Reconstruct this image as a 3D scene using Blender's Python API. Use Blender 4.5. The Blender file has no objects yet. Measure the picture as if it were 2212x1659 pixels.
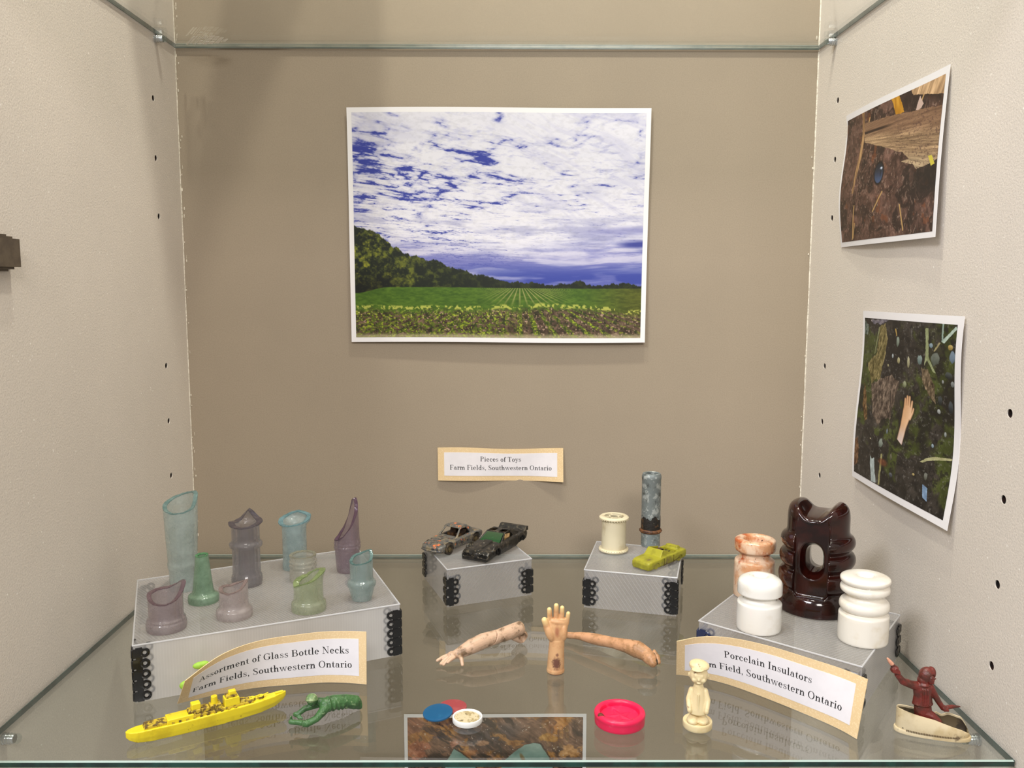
import bpy, bmesh, math, random
import numpy as np
from mathutils import Vector, Matrix, Euler

# ---------------------------------------------------------------- camera, world, lamps, exposure
S = bpy.context.scene
COL = S.collection
cam = bpy.data.cameras.new('camera')
cam.sensor_fit = 'HORIZONTAL'; cam.sensor_width = 36.0
cam.lens = 1873.5 / 2212 * 36.0
cam.clip_start = 0.01; cam.clip_end = 20
cam_o = bpy.data.objects.new('camera', cam); COL.objects.link(cam_o)
PIT, YAW, ROL = 0.117895, 0.0045046, 0.0016061
_f = Vector((math.sin(YAW)*math.cos(PIT), math.cos(YAW)*math.cos(PIT), -math.sin(PIT)))
_r0 = Vector((math.cos(YAW), -math.sin(YAW), 0)); _u0 = _r0.cross(_f)
_r = _r0*math.cos(ROL) + _u0*math.sin(ROL); _u = _u0*math.cos(ROL) - _r0*math.sin(ROL)
cam_o.matrix_world = Matrix(((_r.x, _u.x, -_f.x, 0.010196), (_r.y, _u.y, -_f.y, -0.839095),
                             (_r.z, _u.z, -_f.z, 0.270348), (0, 0, 0, 1)))
S.camera = cam_o

W = bpy.data.worlds.new('world'); S.world = W; W.use_nodes = True
W.node_tree.nodes['Background'].inputs[0].default_value = (1.0, 0.95, 0.89, 1)
W.node_tree.nodes['Background'].inputs[1].default_value = 0.38

def area(name, loc, aim, size, power, color, size_y=None):
    l = bpy.data.lights.new(name, 'AREA'); l.energy = power; l.color = color
    l.shape = 'RECTANGLE' if size_y else 'SQUARE'; l.size = size
    if size_y: l.size_y = size_y
    o = bpy.data.objects.new(name, l); COL.objects.link(o)
    o.location = loc
    o.rotation_euler = (Vector(aim) - Vector(loc)).to_track_quat('-Z', 'Y').to_euler()
    return o
area('cabinet_light', (0.12, -0.30, 1.25), (0.06, -0.20, 0), 0.05, 5.2, (1.0, 0.92, 0.81))
area('cabinet_light', (-0.112, -0.30, 1.25), (-0.06, -0.2, 0), 0.035, 4.6, (1.0, 0.93, 0.82))
area('ceiling_light', (-1.10, -1.5, 1.55), (0.15, -0.1, 0.2), 0.8, 26, (0.97, 0.99, 1.05), 0.35)
area('ceiling_light', (0.18, -1.8, 1.05), (0.0, 0, 0.10), 0.7, 15, (1.0, 0.95, 0.90), 0.3)
S.view_settings.view_transform = 'Standard'; S.view_settings.look = 'None'
S.view_settings.exposure = 0.19; S.view_settings.gamma = 1.0
S.view_settings.use_curve_mapping = False
S.cycles.max_bounces = 12; S.cycles.transparent_max_bounces = 40
S.cycles.caustics_reflective = False; S.cycles.caustics_refractive = False
S.cycles.use_denoising = True

# ---------------------------------------------------------------- helpers: objects
def tag(o, label=None, cat=None, group=None, kind=None):
    if label: o['label'] = label
    if cat: o['category'] = cat
    if group: o['group'] = group
    if kind: o['kind'] = kind
    return o
def thing(name, label, cat, loc=(0, 0, 0), rz=0.0, group=None):
    o = bpy.data.objects.new(name, None); COL.objects.link(o)
    o.empty_display_size = 0.01
    o.location = loc; o.rotation_euler = (0, 0, rz)
    return tag(o, label, cat, group)
def link(name, me, mat, parent=None, smooth=True, angle=40):
    o = bpy.data.objects.new(name, me); COL.objects.link(o)
    if mat is not None:
        me.materials.clear(); me.materials.append(mat)
    if smooth:
        me.polygons.foreach_set('use_smooth', [True]*len(me.polygons))
        if angle: me.set_sharp_from_angle(angle=math.radians(angle))
    if parent is not None: o.parent = parent
    return o
def mesh_from(verts, faces, name='m', fix=True):
    me = bpy.data.meshes.new(name)
    me.from_pydata([tuple(v) for v in verts], [], faces)
    if fix:
        bm = bmesh.new(); bm.from_mesh(me); bmesh.ops.recalc_face_normals(bm, faces=bm.faces); bm.to_mesh(me); bm.free()
    me.update()
    return me
class MB:
    """collects simple closed shapes into one mesh"""
    def __init__(s): s.v = []; s.f = []
    def add(s, v, f):
        b = len(s.v); s.v += [Vector(p) for p in v]; s.f += [tuple(i+b for i in q) for q in f]; return s
    def hexa(s, p):   # 8 points: bottom 4, top 4
        return s.add(p, [(3, 2, 1, 0), (4, 5, 6, 7), (0, 1, 5, 4), (1, 2, 6, 5), (2, 3, 7, 6), (3, 0, 4, 7)])
    def box(s, c, d, rot=None):
        x, y, z = [q/2 for q in d]
        p = [Vector(q) for q in ((-x, -y, -z), (x, -y, -z), (x, y, -z), (-x, y, -z), (-x, -y, z), (x, -y, z), (x, y, z), (-x, y, z))]
        if rot is not None: p = [rot @ q for q in p]
        return s.hexa([q + Vector(c) for q in p])
    def frustum(s, x0, x1, w0, z0, X0, X1, w1, z1):  # x range/half width at z0, and at z1
        return s.hexa([(x0, -w0, z0), (x1, -w0, z0), (x1, w0, z0), (x0, w0, z0), (X0, -w1, z1), (X1, -w1, z1), (X1, w1, z1), (X0, w1, z1)])
    def prism(s, pts, axis, a, b):  # polygon extruded along an axis
        n = len(pts)
        def mk(p, h):
            return {'y': (p[0], h, p[1]), 'x': (h, p[0], p[1]), 'z': (p[0], p[1], h)}[axis]
        v = [mk(p, a) for p in pts] + [mk(p, b) for p in pts]
        f = [tuple(range(n))[::-1], tuple(range(n, 2*n))] + [(i, (i+1) % n, n+(i+1) % n, n+i) for i in range(n)]
        return s.add(v, f)
    def rings(s, rings, cap=True):
        n = len(rings[0]); v = [p for r in rings for p in r]; f = []
        for k in range(len(rings)-1):
            for i in range(n):
                j = (i+1) % n
                f.append((k*n+i, k*n+j, (k+1)*n+j, (k+1)*n+i))
        if cap:
            f.append(tuple(range(n))[::-1]); f.append(tuple(range((len(rings)-1)*n, len(rings)*n)))
        return s.add(v, f)
    def capsule(s, p0, r0, p1, r1, n=14):
        p0, p1 = Vector(p0), Vector(p1); d = p1-p0; L = d.length
        q = Vector((0, 0, 1)).rotation_difference(d.normalized()) if L > 1e-9 else Euler((0, 0, 0)).to_quaternion()
        R = []
        for k in range(1, 6):
            a = -math.pi/2 + k*math.pi/12
            R.append((r0*math.cos(a), r0*math.sin(a)))
        R.append((r0, 0)); R.append((r1, L))
        for k in range(1, 6):
            a = k*math.pi/12
            R.append((r1*math.cos(a), L+r1*math.sin(a)))
        return s.rings([[p0 + q @ Vector((r*math.cos(2*math.pi*i/n), r*math.sin(2*math.pi*i/n), z)) for i in range(n)] for r, z in R])
    def limb(s, nodes, n=14):
        for (a, ra), (b, rb) in zip(nodes[:-1], nodes[1:]): s.capsule(a, ra, b, rb, n)
        return s
    def ell(s, c, r, rot=None, n=18, m=12):
        R = []
        for k in range(1, m):
            a = -math.pi/2 + k*math.pi/m
            row = []
            for i in range(n):
                t = 2*math.pi*i/n
                p = Vector((r[0]*math.cos(a)*math.cos(t), r[1]*math.cos(a)*math.sin(t), r[2]*math.sin(a)))
                if rot is not None: p = rot @ p
                row.append(p + Vector(c))
            R.append(row)
        return s.rings(R)
    def cyl(s, c, r, h, n=32, r2=None, rot=None):
        r2 = r if r2 is None else r2
        R = []
        for rr, z in ((r, 0), (r2, h)):
            row = []
            for i in range(n):
                p = Vector((rr*math.cos(2*math.pi*i/n), rr*math.sin(2*math.pi*i/n), z))
                if rot is not None: p = rot @ p
                row.append(p+Vector(c))
            R.append(row)
        return s.rings(R)
    def lathe(s, prof, n=48, c=(0, 0, 0)):
        """closed solid of revolution; first and last points get capped"""
        return s.rings([[Vector(c)+Vector((r*math.cos(2*math.pi*i/n), r*math.sin(2*math.pi*i/n), z)) for i in range(n)] for r, z in prof])
    def tube_ring(s, c, R, r, q=None, n=20, m=8, sq=1.0):
        v, f = [], []
        for i in range(n):
            t = 2*math.pi*i/n
            for j in range(m):
                a = 2*math.pi*j/m
                p = Vector(((R+r*math.cos(a))*math.cos(t), (R+r*math.cos(a))*math.sin(t), sq*r*math.sin(a)))
                if q is not None: p = q @ p
                v.append(p+Vector(c))
        for i in range(n):
            for j in range(m):
                f.append((i*m+j, ((i+1) % n)*m+j, ((i+1) % n)*m+(j+1) % m, i*m+(j+1) % m))
        return s.add(v, f)
    def mesh(s, name='m', off=None):
        v = s.v if off is None else [p-Vector(off) for p in s.v]
        return mesh_from(v, s.f, name)
    def build(s, name, mat, parent=None, off=None, smooth=True, angle=40):
        return link(name, s.mesh(name, off), mat, parent, smooth, angle)
def rounded(prof, it=2, w=0.25):
    """corner cutting on an open profile, ends kept"""
    p = [Vector(q) for q in prof]
    for _ in range(it):
        o = [p[0]]
        for a, b in zip(p[:-1], p[1:]):
            o += [a*(1-w)+b*w, a*w+b*(1-w)]
        o.append(p[-1]); p = o
    return [tuple(q) for q in p]

SC = 40.0
def _tmp(me, f=SC):
    me.transform(Matrix.Scale(f, 4))
    o = bpy.data.objects.new('work', me); COL.objects.link(o); return o
def _bake(o):
    dg = bpy.context.evaluated_depsgraph_get(); dg.update()
    me = bpy.data.meshes.new_from_object(o.evaluated_get(dg), depsgraph=dg)
    old = o.data; bpy.data.objects.remove(o); bpy.data.meshes.remove(old)
    return me
def carve(base, cutters=(), voxel=None, smooth=0, off=None, pre=None, displ=None):
    """union of overlapping solids -> minus cutters -> one continuous skin"""
    o = _tmp(base.mesh('m', off))
    if pre:
        m = o.modifiers.new('r', 'REMESH'); m.mode = 'VOXEL'; m.voxel_size = pre*SC
        o = _tmp(_bake(o), 1.0)
    for c in cutters:
        co = _tmp(c.mesh('c', off))
        m = o.modifiers.new('b', 'BOOLEAN'); m.operation = 'DIFFERENCE'; m.object = co; m.solver = 'EXACT'
        o2 = _tmp(_bake(o), 1.0)
        cm = co.data; bpy.data.objects.remove(co); bpy.data.meshes.remove(cm)
        o = o2
    if voxel:
        m = o.modifiers.new('r', 'REMESH'); m.mode = 'VOXEL'; m.voxel_size = voxel*SC
    if smooth:
        m = o.modifiers.new('s', 'SMOOTH'); m.factor = 0.5; m.iterations = smooth
    me = _bake(o)
    me.transform(Matrix.Scale(1/SC, 4))
    return me

# ---------------------------------------------------------------- helpers: materials
def lin(c):
    c = [q/255.0 for q in c[:3]]
    return tuple((q/12.92 if q <= 0.04045 else ((q+0.055)/1.055)**2.4) for q in c) + (1.0,)
class NT:
    def __init__(s, name):
        s.m = bpy.data.materials.new(name); s.m.use_nodes = True
        s.t = s.m.node_tree; s.t.nodes.clear()
        s.out = s.n('ShaderNodeOutputMaterial')
    def n(s, k, **kw):
        q = s.t.nodes.new(k)
        for a, b in kw.items(): setattr(q, a, b)
        return q
    def l(s, a, b): s.t.links.new(a, b)
    def coords(s, kind='Object'): return s.n('ShaderNodeTexCoord').outputs[kind]
    def noise(s, vec, scale, detail=3, rough=0.55, dist=0.0):
        q = s.n('ShaderNodeTexNoise'); q.inputs['Scale'].default_value = scale; q.inputs['Detail'].default_value = detail
        q.inputs['Roughness'].default_value = rough; q.inputs['Distortion'].default_value = dist
        s.l(vec, q.inputs['Vector']); return q.outputs['Fac']
    def math(s, op, a, b=None, c=None):
        q = s.n('ShaderNodeMath', operation=op)
        for i, v in enumerate((a, b, c)):
            if v is None: continue
            if isinstance(v, (int, float)): q.inputs[i].default_value = v
            else: s.l(v, q.inputs[i])
        return q.outputs[0]
    def ramp(s, v, lo, hi):
        q = s.n('ShaderNodeMapRange'); q.interpolation_type = 'SMOOTHSTEP'
        q.inputs['From Min'].default_value = lo; q.inputs['From Max'].default_value = hi
        s.l(v, q.inputs['Value']); return q.outputs['Result']
    def mix(s, f, a, b):
        q = s.n('ShaderNodeMix', data_type='RGBA')
        if isinstance(f, (int, float)): q.inputs[0].default_value = f
        else: s.l(f, q.inputs[0])
        for i, v in ((6, a), (7, b)):
            if isinstance(v, tuple): q.inputs[i].default_value = v
            else: s.l(v, q.inputs[i])
        return q.outputs[2]
    def mixs(s, f, a, b):
        q = s.n('ShaderNodeMixShader')
        if isinstance(f, (int, float)): q.inputs[0].default_value = f
        else: s.l(f, q.inputs[0])
        s.l(a, q.inputs[1]); s.l(b, q.inputs[2]); return q.outputs[0]
    def bump(s, h, strength, dist):
        q = s.n('ShaderNodeBump'); q.inputs['Strength'].default_value = strength; q.inputs['Distance'].default_value = dist
        s.l(h, q.inputs['Height']); return q.outputs['Normal']
    def fresnel(s, ior=1.5):
        g = s.n('ShaderNodeNewGeometry'); fr = s.n('ShaderNodeFresnel')
        # same reflectance from either side of a thin sheet
        s.l(s.math('MULTIPLY_ADD', g.outputs['Backfacing'], 1.0/ior-ior, ior), fr.inputs['IOR'])
        return fr.outputs[0]
def pmat(name, color, rough=0.5, layers=(), bump=None, coat=0.0, spec=0.5, sss=0.0, metal=0.0, coords='Object', trans=0.0):
    """principled; layers = (colour, scale, lo, hi[, detail]) noise patches laid over the base"""
    t = NT(name); p = t.n('ShaderNodeBsdfPrincipled'); vec = t.coords(coords)
    col = lin(color)
    for i, L in enumerate(layers):
        f = t.ramp(t.noise(vec, L[1], L[4] if len(L) > 4 else 4, 0.6), L[2], L[3])
        mp = vec
        col = t.mix(f, col, lin(L[0]))
    if isinstance(col, tuple): p.inputs['Base Color'].default_value = col
    else: t.l(col, p.inputs['Base Color'])
    p.inputs['Roughness'].default_value = rough; p.inputs['Metallic'].default_value = metal
    p.inputs['Coat Weight'].default_value = coat; p.inputs['Coat Roughness'].default_value = 0.05
    p.inputs['Specular IOR Level'].default_value = spec
    if sss:
        p.inputs['Subsurface Weight'].default_value = sss
        p.inputs['Subsurface Radius'].default_value = (0.004, 0.002, 0.0012); p.inputs['Subsurface Scale'].default_value = 1.0
    if bump: t.l(t.bump(t.noise(vec, bump[0], 3), bump[1], bump[2]), p.inputs['Normal'])
    sh = p.outputs[0]
    if trans:
        tr = t.n('ShaderNodeBsdfTranslucent')
        if isinstance(col, tuple): tr.inputs[0].default_value = col
        else: t.l(col, tr.inputs[0])
        sh = t.mixs(trans, sh, tr.outputs[0])
    t.l(sh, t.out.inputs[0])
    return t.m
def sheet_glass(name, tint, ior=1.5, rough=0.0):
    t = NT(name)
    tr = t.n('ShaderNodeBsdfTransparent'); tr.inputs[0].default_value = tint
    gl = t.n('ShaderNodeBsdfGlossy'); gl.inputs['Roughness'].default_value = rough
    gl.inputs[0].default_value = (1, 1, 1, 1)
    t.l(t.mixs(t.fresnel(ior), tr.outputs[0], gl.outputs[0]), t.out.inputs[0])
    return t.m
def bottle_glass(name, tint, milk, milk_col, scale=260, rough=0.12):
    """old dug-up glass: clear colour, worn milky skin, a little dirt"""
    t = NT(name); vec = t.coords()
    tr = t.n('ShaderNodeBsdfTransparent'); tr.inputs[0].default_value = tint
    rf = t.n('ShaderNodeBsdfGlass'); rf.inputs['Roughness'].default_value = rough; rf.inputs['IOR'].default_value = 1.35
    rf.inputs[0].default_value = tint
    df = t.n('ShaderNodeBsdfDiffuse'); tl = t.n('ShaderNodeBsdfTranslucent')
    n1 = t.noise(vec, scale, 5, 0.65)
    c = t.mix(t.ramp(n1, 0.58, 0.78), lin(milk_col), lin([q*0.84 for q in milk_col]))
    t.l(c, df.inputs[0]); t.l(c, tl.inputs[0])
    nb = t.bump(t.noise(vec, scale*.45, 3), 0.22, 0.0012)
    body = t.mixs(0.45, tr.outputs[0], rf.outputs[0])
    veil = t.mixs(0.5, df.outputs[0], tl.outputs[0])
    f = t.math('MULTIPLY_ADD', t.ramp(t.noise(vec, scale*.4, 4), 0.3, 0.75), milk*0.7, milk*0.6)
    s1 = t.mixs(f, body, veil)
    gl = t.n('ShaderNodeBsdfGlossy'); gl.inputs['Roughness'].default_value = 0.12
    for q in (df, rf, gl): t.l(nb, q.inputs['Normal'])
    s2 = t.mixs(t.math('MULTIPLY', t.fresnel(1.5), 0.8), s1, gl.outputs[0])
    t.l(s2, t.out.inputs[0])
    return t.m
def fluted_plastic(name, ang, period, veil, line, col=(242, 241, 241)):
    """clear ribbed plastic sheet: uv in metres, ribs at an angle"""
    t = NT(name); uv = t.coords('UV')
    sp = t.n('ShaderNodeSeparateXYZ'); t.l(uv, sp.inputs[0])
    a = t.math('MULTIPLY', sp.outputs[0], math.cos(ang)/period); b = t.math('MULTIPLY', sp.outputs[1], math.sin(ang)/period)
    ph = t.math('FRACT', t.math('ADD', a, b))
    tri = t.math('ABSOLUTE', t.math('SUBTRACT', ph, 0.5))
    ln = t.ramp(tri, 0.30, 0.44)
    big = t.ramp(t.noise(uv, 22, 2), 0.3, 0.7)
    f = t.math('MULTIPLY_ADD', ln, line, veil)
    f = t.math('ADD', f, t.math('MULTIPLY', t.math('SUBTRACT', big, 0.5), veil*0.25))
    df = t.n('ShaderNodeBsdfDiffuse'); tl = t.n('ShaderNodeBsdfTranslucent')
    df.inputs[0].default_value = lin(col); tl.inputs[0].default_value = lin(col)
    tr = t.n('ShaderNodeBsdfTransparent'); tr.inputs[0].default_value = (0.97, 0.97, 0.98, 1)
    gl = t.n('ShaderNodeBsdfGlossy'); gl.inputs['Roughness'].default_value = 0.18
    t.l(t.bump(tri, 0.35, 0.0005), gl.inputs['Normal'])
    s1 = t.mixs(f, tr.outputs[0], t.mixs(0.55, df.outputs[0], tl.outputs[0]))
    t.l(t.mixs(t.math('MULTIPLY', t.fresnel(1.45), 0.7), s1, gl.outputs[0]), t.out.inputs[0])
    return t.m
def wall_mat(name, color, speck, bump, rough, sparkle):
    t = NT(name); vec = t.coords(); p = t.n('ShaderNodeBsdfPrincipled')
    c = t.mix(t.ramp(t.noise(vec, 5, 4), 0.35, 0.7), lin(color), lin([q*0.965 for q in color]))
    c = t.mix(t.math('MULTIPLY', t.ramp(t.noise(vec, 950, 2), 0.35, 0.7), speck), c, lin([q*0.86 for q in color]))
    if sparkle:
        v = t.n('ShaderNodeTexVoronoi'); v.inputs['Scale'].default_value = 170; t.l(vec, v.inputs['Vector'])
        near = t.math('LESS_THAN', v.outputs['Distance'], 0.11)
        pick = t.math('GREATER_THAN', t.noise(vec, 60, 2), 0.56)
        c = t.mix(t.math('MULTIPLY', t.math('MULTIPLY', near, pick), sparkle), c, lin((248, 244, 236)))  # specular glints of the pebbling, painted as pale dots in the base colour
    t.l(c, p.inputs['Base Color']); p.inputs['Roughness'].default_value = rough
    p.inputs['Specular IOR Level'].default_value = 0.35
    t.l(t.bump(t.noise(vec, 680, 3, 0.6), bump, 0.0012), p.inputs['Normal'])
    t.l(p.outputs[0], t.out.inputs[0])
    return t.m
def print_mat(name, rough=0.42):
    t = NT(name); a = t.n('ShaderNodeAttribute', attribute_name='ink'); p = t.n('ShaderNodeBsdfPrincipled')
    t.l(a.outputs['Color'], p.inputs['Base Color']); p.inputs['Roughness'].default_value = rough
    p.inputs['Specular IOR Level'].default_value = 0.3
    t.l(p.outputs[0], t.out.inputs[0]); return t.m

# ---------------------------------------------------------------- the cabinet
M_BACK = wall_mat('taupe_board', (163, 149, 130), 0.35, 0.05, 0.6, 0.0)
M_SIDE = wall_mat('pebbled_board', (226, 217, 206), 0.5, 0.24, 0.42, 0.75)
M_HOLE = pmat('drilled_chipboard', (46, 20, 10), 0.9, [((18, 8, 5), 300, 0.4, 0.6)])
M_CAULK = pmat('white_caulk', (236, 228, 212), 0.6, [((206, 196, 178), 400, 0.45, 0.6)], bump=(900, 0.5, 0.001))
ZB, ZT, YF = -0.46, 0.95, -0.43
bk = MB().box((0, 0.008, (ZB+ZT)/2), (0.64, 0.016, ZT-ZB)).build('wall_back', M_BACK, smooth=False); tag(bk, kind='structure')
HL = [(-.0562, .4285), (-.0562, .3775), (-.0555, .3270), (-.0542, .1937), (-.0542, .1430), (-.0542, .0922)]
HR = [(-.0530, .4288), (-.0525, .3780), (-.0515, .3270), (-.0497, .1936), (-.0494, .1422), (-.0489, .0914),
      (-.3448, .1950), (-.3445, .1440), (-.3443, .0925), (-.3440, .0420)]
def side_wall(name, x, holes, sx):
    bm = bmesh.new(); ed = []
    def loop(pts):
        vs = [bm.verts.new((x, a, b)) for a, b in pts]
        ed.extend(bm.edges.new((vs[i], vs[(i+1) % len(vs)])) for i in range(len(vs)))
    loop([(0, ZB), (0, ZT), (YF, ZT), (YF, ZB)])
    for (y, z) in holes:
        loop([(y+.0027*math.cos(t*math.pi/10), z+.0027*math.sin(t*math.pi/10)) for t in range(20)])
    bmesh.ops.triangle_fill(bm, use_beauty=True, use_dissolve=False, edges=ed)
    r = bmesh.ops.extrude_face_region(bm, geom=bm.faces[:])
    for v in r['geom']:
        if isinstance(v, bmesh.types.BMVert): v.co.x += sx*0.016
    bmesh.ops.recalc_face_normals(bm, faces=bm.faces)
    me = bpy.data.meshes.new(name); bm.to_mesh(me); bm.free()
    w = link(name, me, M_SIDE, smooth=False); tag(w, kind='structure')
    for (y, z) in holes:
        c = MB(); n = 20
        for x0, x1 in ((0.0006, 0.012),):
            ring = lambda r, xx: [Vector((x+sx*xx, y+r*math.cos(2*math.pi*i/n), z+r*math.sin(2*math.pi*i/n))) for i in range(n)]
            c.rings([ring(.00265, x0), ring(.00265, x1), ring(.0001, x1)], cap=False)
        c.build('peg_hole', M_HOLE, w)
    return w
blocker = MB().box((-0.162, -0.078, 0.71), (0.108, 0.156, 0.02)).build('shade_block', M_BACK, smooth=False); tag(blocker, kind='structure')  # unseen block added overhead to shade the upper left of the back wall
side_wall('wall_left', -0.3, HL, -1)
side_wall('wall_right', 0.3, HR, 1)
def caulk(name, x, sx, seed):
    rnd = random.Random(seed); m = MB(); z = -.004; n = 0
    # thin continuous bead with torn crumbs beside it
    R = []
    while z < ZT:
        w = (0.0004 if sx > 0 else 0.0007) + 0.0003*rnd.random()
        R.append([Vector((x, -0.0002, z)), Vector((x+sx*w, -0.0002, z)), Vector((x+sx*w*.6, -0.0008, z)), Vector((x, -0.001, z))])
        z += 0.006
    m.rings(R)
    z = -0.05
    while z < 0.6:
        if rnd.random() < (0.04 if sx < 0 else 0.30):
            d = 0.001+0.0022*rnd.random(); l = 0.0006+0.0016*rnd.random()
            m.ell((x+sx*d, -0.0003, z), (0.0002+0.0005*rnd.random(), 0.0005, l), None, 6, 5)
        z += 0.0035
    o = m.build(name, M_CAULK); tag(o, kind='structure')
caulk('trim_1', -0.3, 1, 3)
caulk('trim_2', 0.3, -1, 5)

# glass shelves
M_GLASS = sheet_glass('clear_shelf_glass', (0.935, 0.955, 0.943, 1))
M_GEDGE = pmat('dark_green_glass_edge', (10, 62, 52), 0.08, [((4, 34, 30), 60, 0.35, 0.6)], coat=0.6)
M_GSIDE = pmat('grey_green_glass_edge', (74, 92, 88), 0.25, [((52, 70, 66), 40, 0.4, 0.65)])
M_ARRIS = pmat('pale_ground_glass_edge', (172, 190, 184), 0.2)
M_GBACK = pmat('wall_reflection_edge', (148, 152, 138), 0.2, [((120, 132, 122), 30, 0.4, 0.65)])  # reflected wall tone put into the back edge's own colour
def shelf(name, label, z, yf, th=0.0038):
    t = thing(name, label, 'shelf', (0, -0.002, z), 0, 'glass shelves in the cabinet')
    w, d = 0.2985, -yf-0.002
    me = MB().hexa([(-w, -d, -th), (w, -d, -th), (w, 0, -th), (-w, 0, -th), (-w, -d, 0), (w, -d, 0), (w, 0, 0), (-w, 0, 0)]).mesh(name)
    # the pane keeps only its two faces; the ground edges are parts of their own
    bm = bmesh.new(); bm.from_mesh(me)
    bmesh.ops.delete(bm, geom=[f for f in bm.faces if abs(f.normal.z) < .5], context='FACES'); bm.to_mesh(me); bm.free()
    link('glass_pane', me, M_GLASS, t, smooth=False)
    e = 0.0005
    MB().box((0, -d, -th/2-0.0002), (2*w, e, th-0.0010)).build('front_edge', M_GEDGE, t, smooth=False)
    MB().hexa([(-w, -d, -.0009), (w, -d, -.0009), (w, -d+.0009, -.00002), (-w, -d+.0009, -.00002),
               (-w, -d-.0002, -.0008), (w, -d-.0002, -.0008), (w, -d+.0008, .00003), (-w, -d+.0008, .00003)]).build('edge_bevel', M_ARRIS, t, smooth=False)
    MB().box((0, -0.0003, -th*.30), (2*w, e, th*.60)).build('back_edge', M_GBACK, t, smooth=False)
    MB().box((0, -0.0003, -th*.80), (2*w, e, th*.40)).build('back_edge', M_GSIDE, t, smooth=False)
    MB().box((0, -0.0004, .00005), (2*w, .0011, .0003)).build('edge_bevel', M_ARRIS, t, smooth=False)
    for sx in (-1, 1): MB().box((sx*w, -d/2, -th/2), (e, d, th)).build('side_edge', M_GSIDE, t, smooth=False)
    return t
sh_low = shelf('glass_shelf', 'clear glass shelf with dark green front edge carrying the toys and bottle necks', 0.0, -0.3755)
sh_top = shelf('glass_shelf', 'upper clear glass shelf with a small white etched mark, empty', 0.4883, -0.3755)
# etched maker's stamp near the back left corner of the upper pane, read from beneath
M_ETCH = pmat('frosted_etching', (244, 240, 230), 0.8)
em = MB(); rnd = random.Random(2)
def etch(x0, x1, y0, y1, sk=-0.6):
    em.hexa([(x0+sk*y0, y0, -.00395), (x1+sk*y0, y0, -.00395), (x1+sk*y1, y1, -.00395), (x0+sk*y1, y1, -.00395),
             (x0+sk*y0, y0, -.00385), (x1+sk*y0, y0, -.00385), (x1+sk*y1, y1, -.00385), (x0+sk*y1, y1, -.00385)])
X0 = -0.292
for k, (a, b, ya, yb) in enumerate([(0, .0016, -.040, -.013), (.0026, .0042, -.040, -.018), (.0058, .0066, -.040, -.014), (.0078, .0084, -.040, -.014),
                                    (.0098, .0124, -.018, -.014), (.0098, .0124, -.027, -.022), (.0098, .0124, -.042, -.032), (.0134, .0142, -.042, -.014),
                                    (.0150, .0186, -.024, -.014), (.0150, .0186, -.033, -.027), (.0150, .0186, -.042, -.036), (.0198, .0232, -.040, -.028),
                                    (.0198, .0232, -.024, -.016), (.0246, .0282, -.036, -.018), (.0294, .0302, -.030, -.022), (.0308, .0330, -.032, -.024)]):
    etch(X0+a, X0+b, ya, yb)
em.build('etched_mark', M_ETCH, sh_top, smooth=False)

# shelf supports: short clear pins with a chrome sleeve
M_PIN = pmat('zinc_pin', (196, 200, 202), 0.22, metal=0.85)
M_PINC = sheet_glass('clear_pin_cap', (0.86, 0.9, 0.9, 1), 1.45, 0.05)
def support(label, x, y, z, sx):
    t = thing('shelf_support', label, 'shelf support', (x, y, z), 0, 'pins carrying the glass shelves')
    q = Vector((0, 0, 1)).rotation_difference(Vector((-sx, 0, 0)))
    MB().lathe(rounded([(0.0005, -0.0005), (.0036, -.0005), (.0036, .0008), (.0030, .0010), (.0030, .0062), (.0026, .0068), (.0004, .0068)], 1), 24).mesh()
    b = MB().lathe([(0.0004, 0.0), (.0037, 0.0), (.0037, .0010), (.0031, .0013), (.0031, .0066), (.0027, .0072), (.0004, .0072)], 24)
    for i, p in enumerate(b.v): b.v[i] = q @ p
    b.build('sleeve', M_PIN, t)
    c = MB().lathe([(0.0004, .0072), (.0027, .0072), (.0030, .0080), (.0030, .0096), (.0022, .0104), (.0004, .0104)], 24)
    for i, p in enumerate(c.v): c.v[i] = q @ p
    c.build('clear_cap', M_PINC, t)
    f = MB().tube_ring((0, 0, .0026), .0032, .0003); f.tube_ring((0, 0, .0046), .0032, .0003)
    for i, p in enumerate(f.v): f.v[i] = q @ p
    f.build('groove_ring', M_PIN, t)
support('shiny shelf pin on the left wall under the upper glass shelf', -0.3, -0.0462, 0.4812, -1)
support('shiny shelf pin on the right wall under the upper glass shelf', 0.3, -0.0425, 0.4812, 1)
support('shelf pin on the left wall under the lower glass shelf', -0.3, -0.334, -0.0093, -1)
support('shelf pin on the right wall under the lower glass, beside the cream shoe', 0.3, -0.336, -0.0093, 1)

# dark stepped hinge at the left frame edge
M_BRK = pmat('brown_bronze', (92, 80, 64), 0.45, [((78, 66, 52), 120, 0.4, 0.6)])
hg = thing('hinge', 'dark bronze stepped hinge on the left wall at the left edge of the photo', 'hinge', (-0.3, -0.32, 0.2872))
MB().box((.0035, -.012, 0), (.007, .078, .0172)).build('hinge_arm', M_BRK, hg, smooth=False)
MB().box((.0012, -.012, 0), (.0024, .066, .0226)).build('mounting_plate', M_BRK, hg, smooth=False)
MB().box((.0022, -.009, 0), (.0044, .066, .0200)).build('raised_step', M_BRK, hg, smooth=False)
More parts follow.
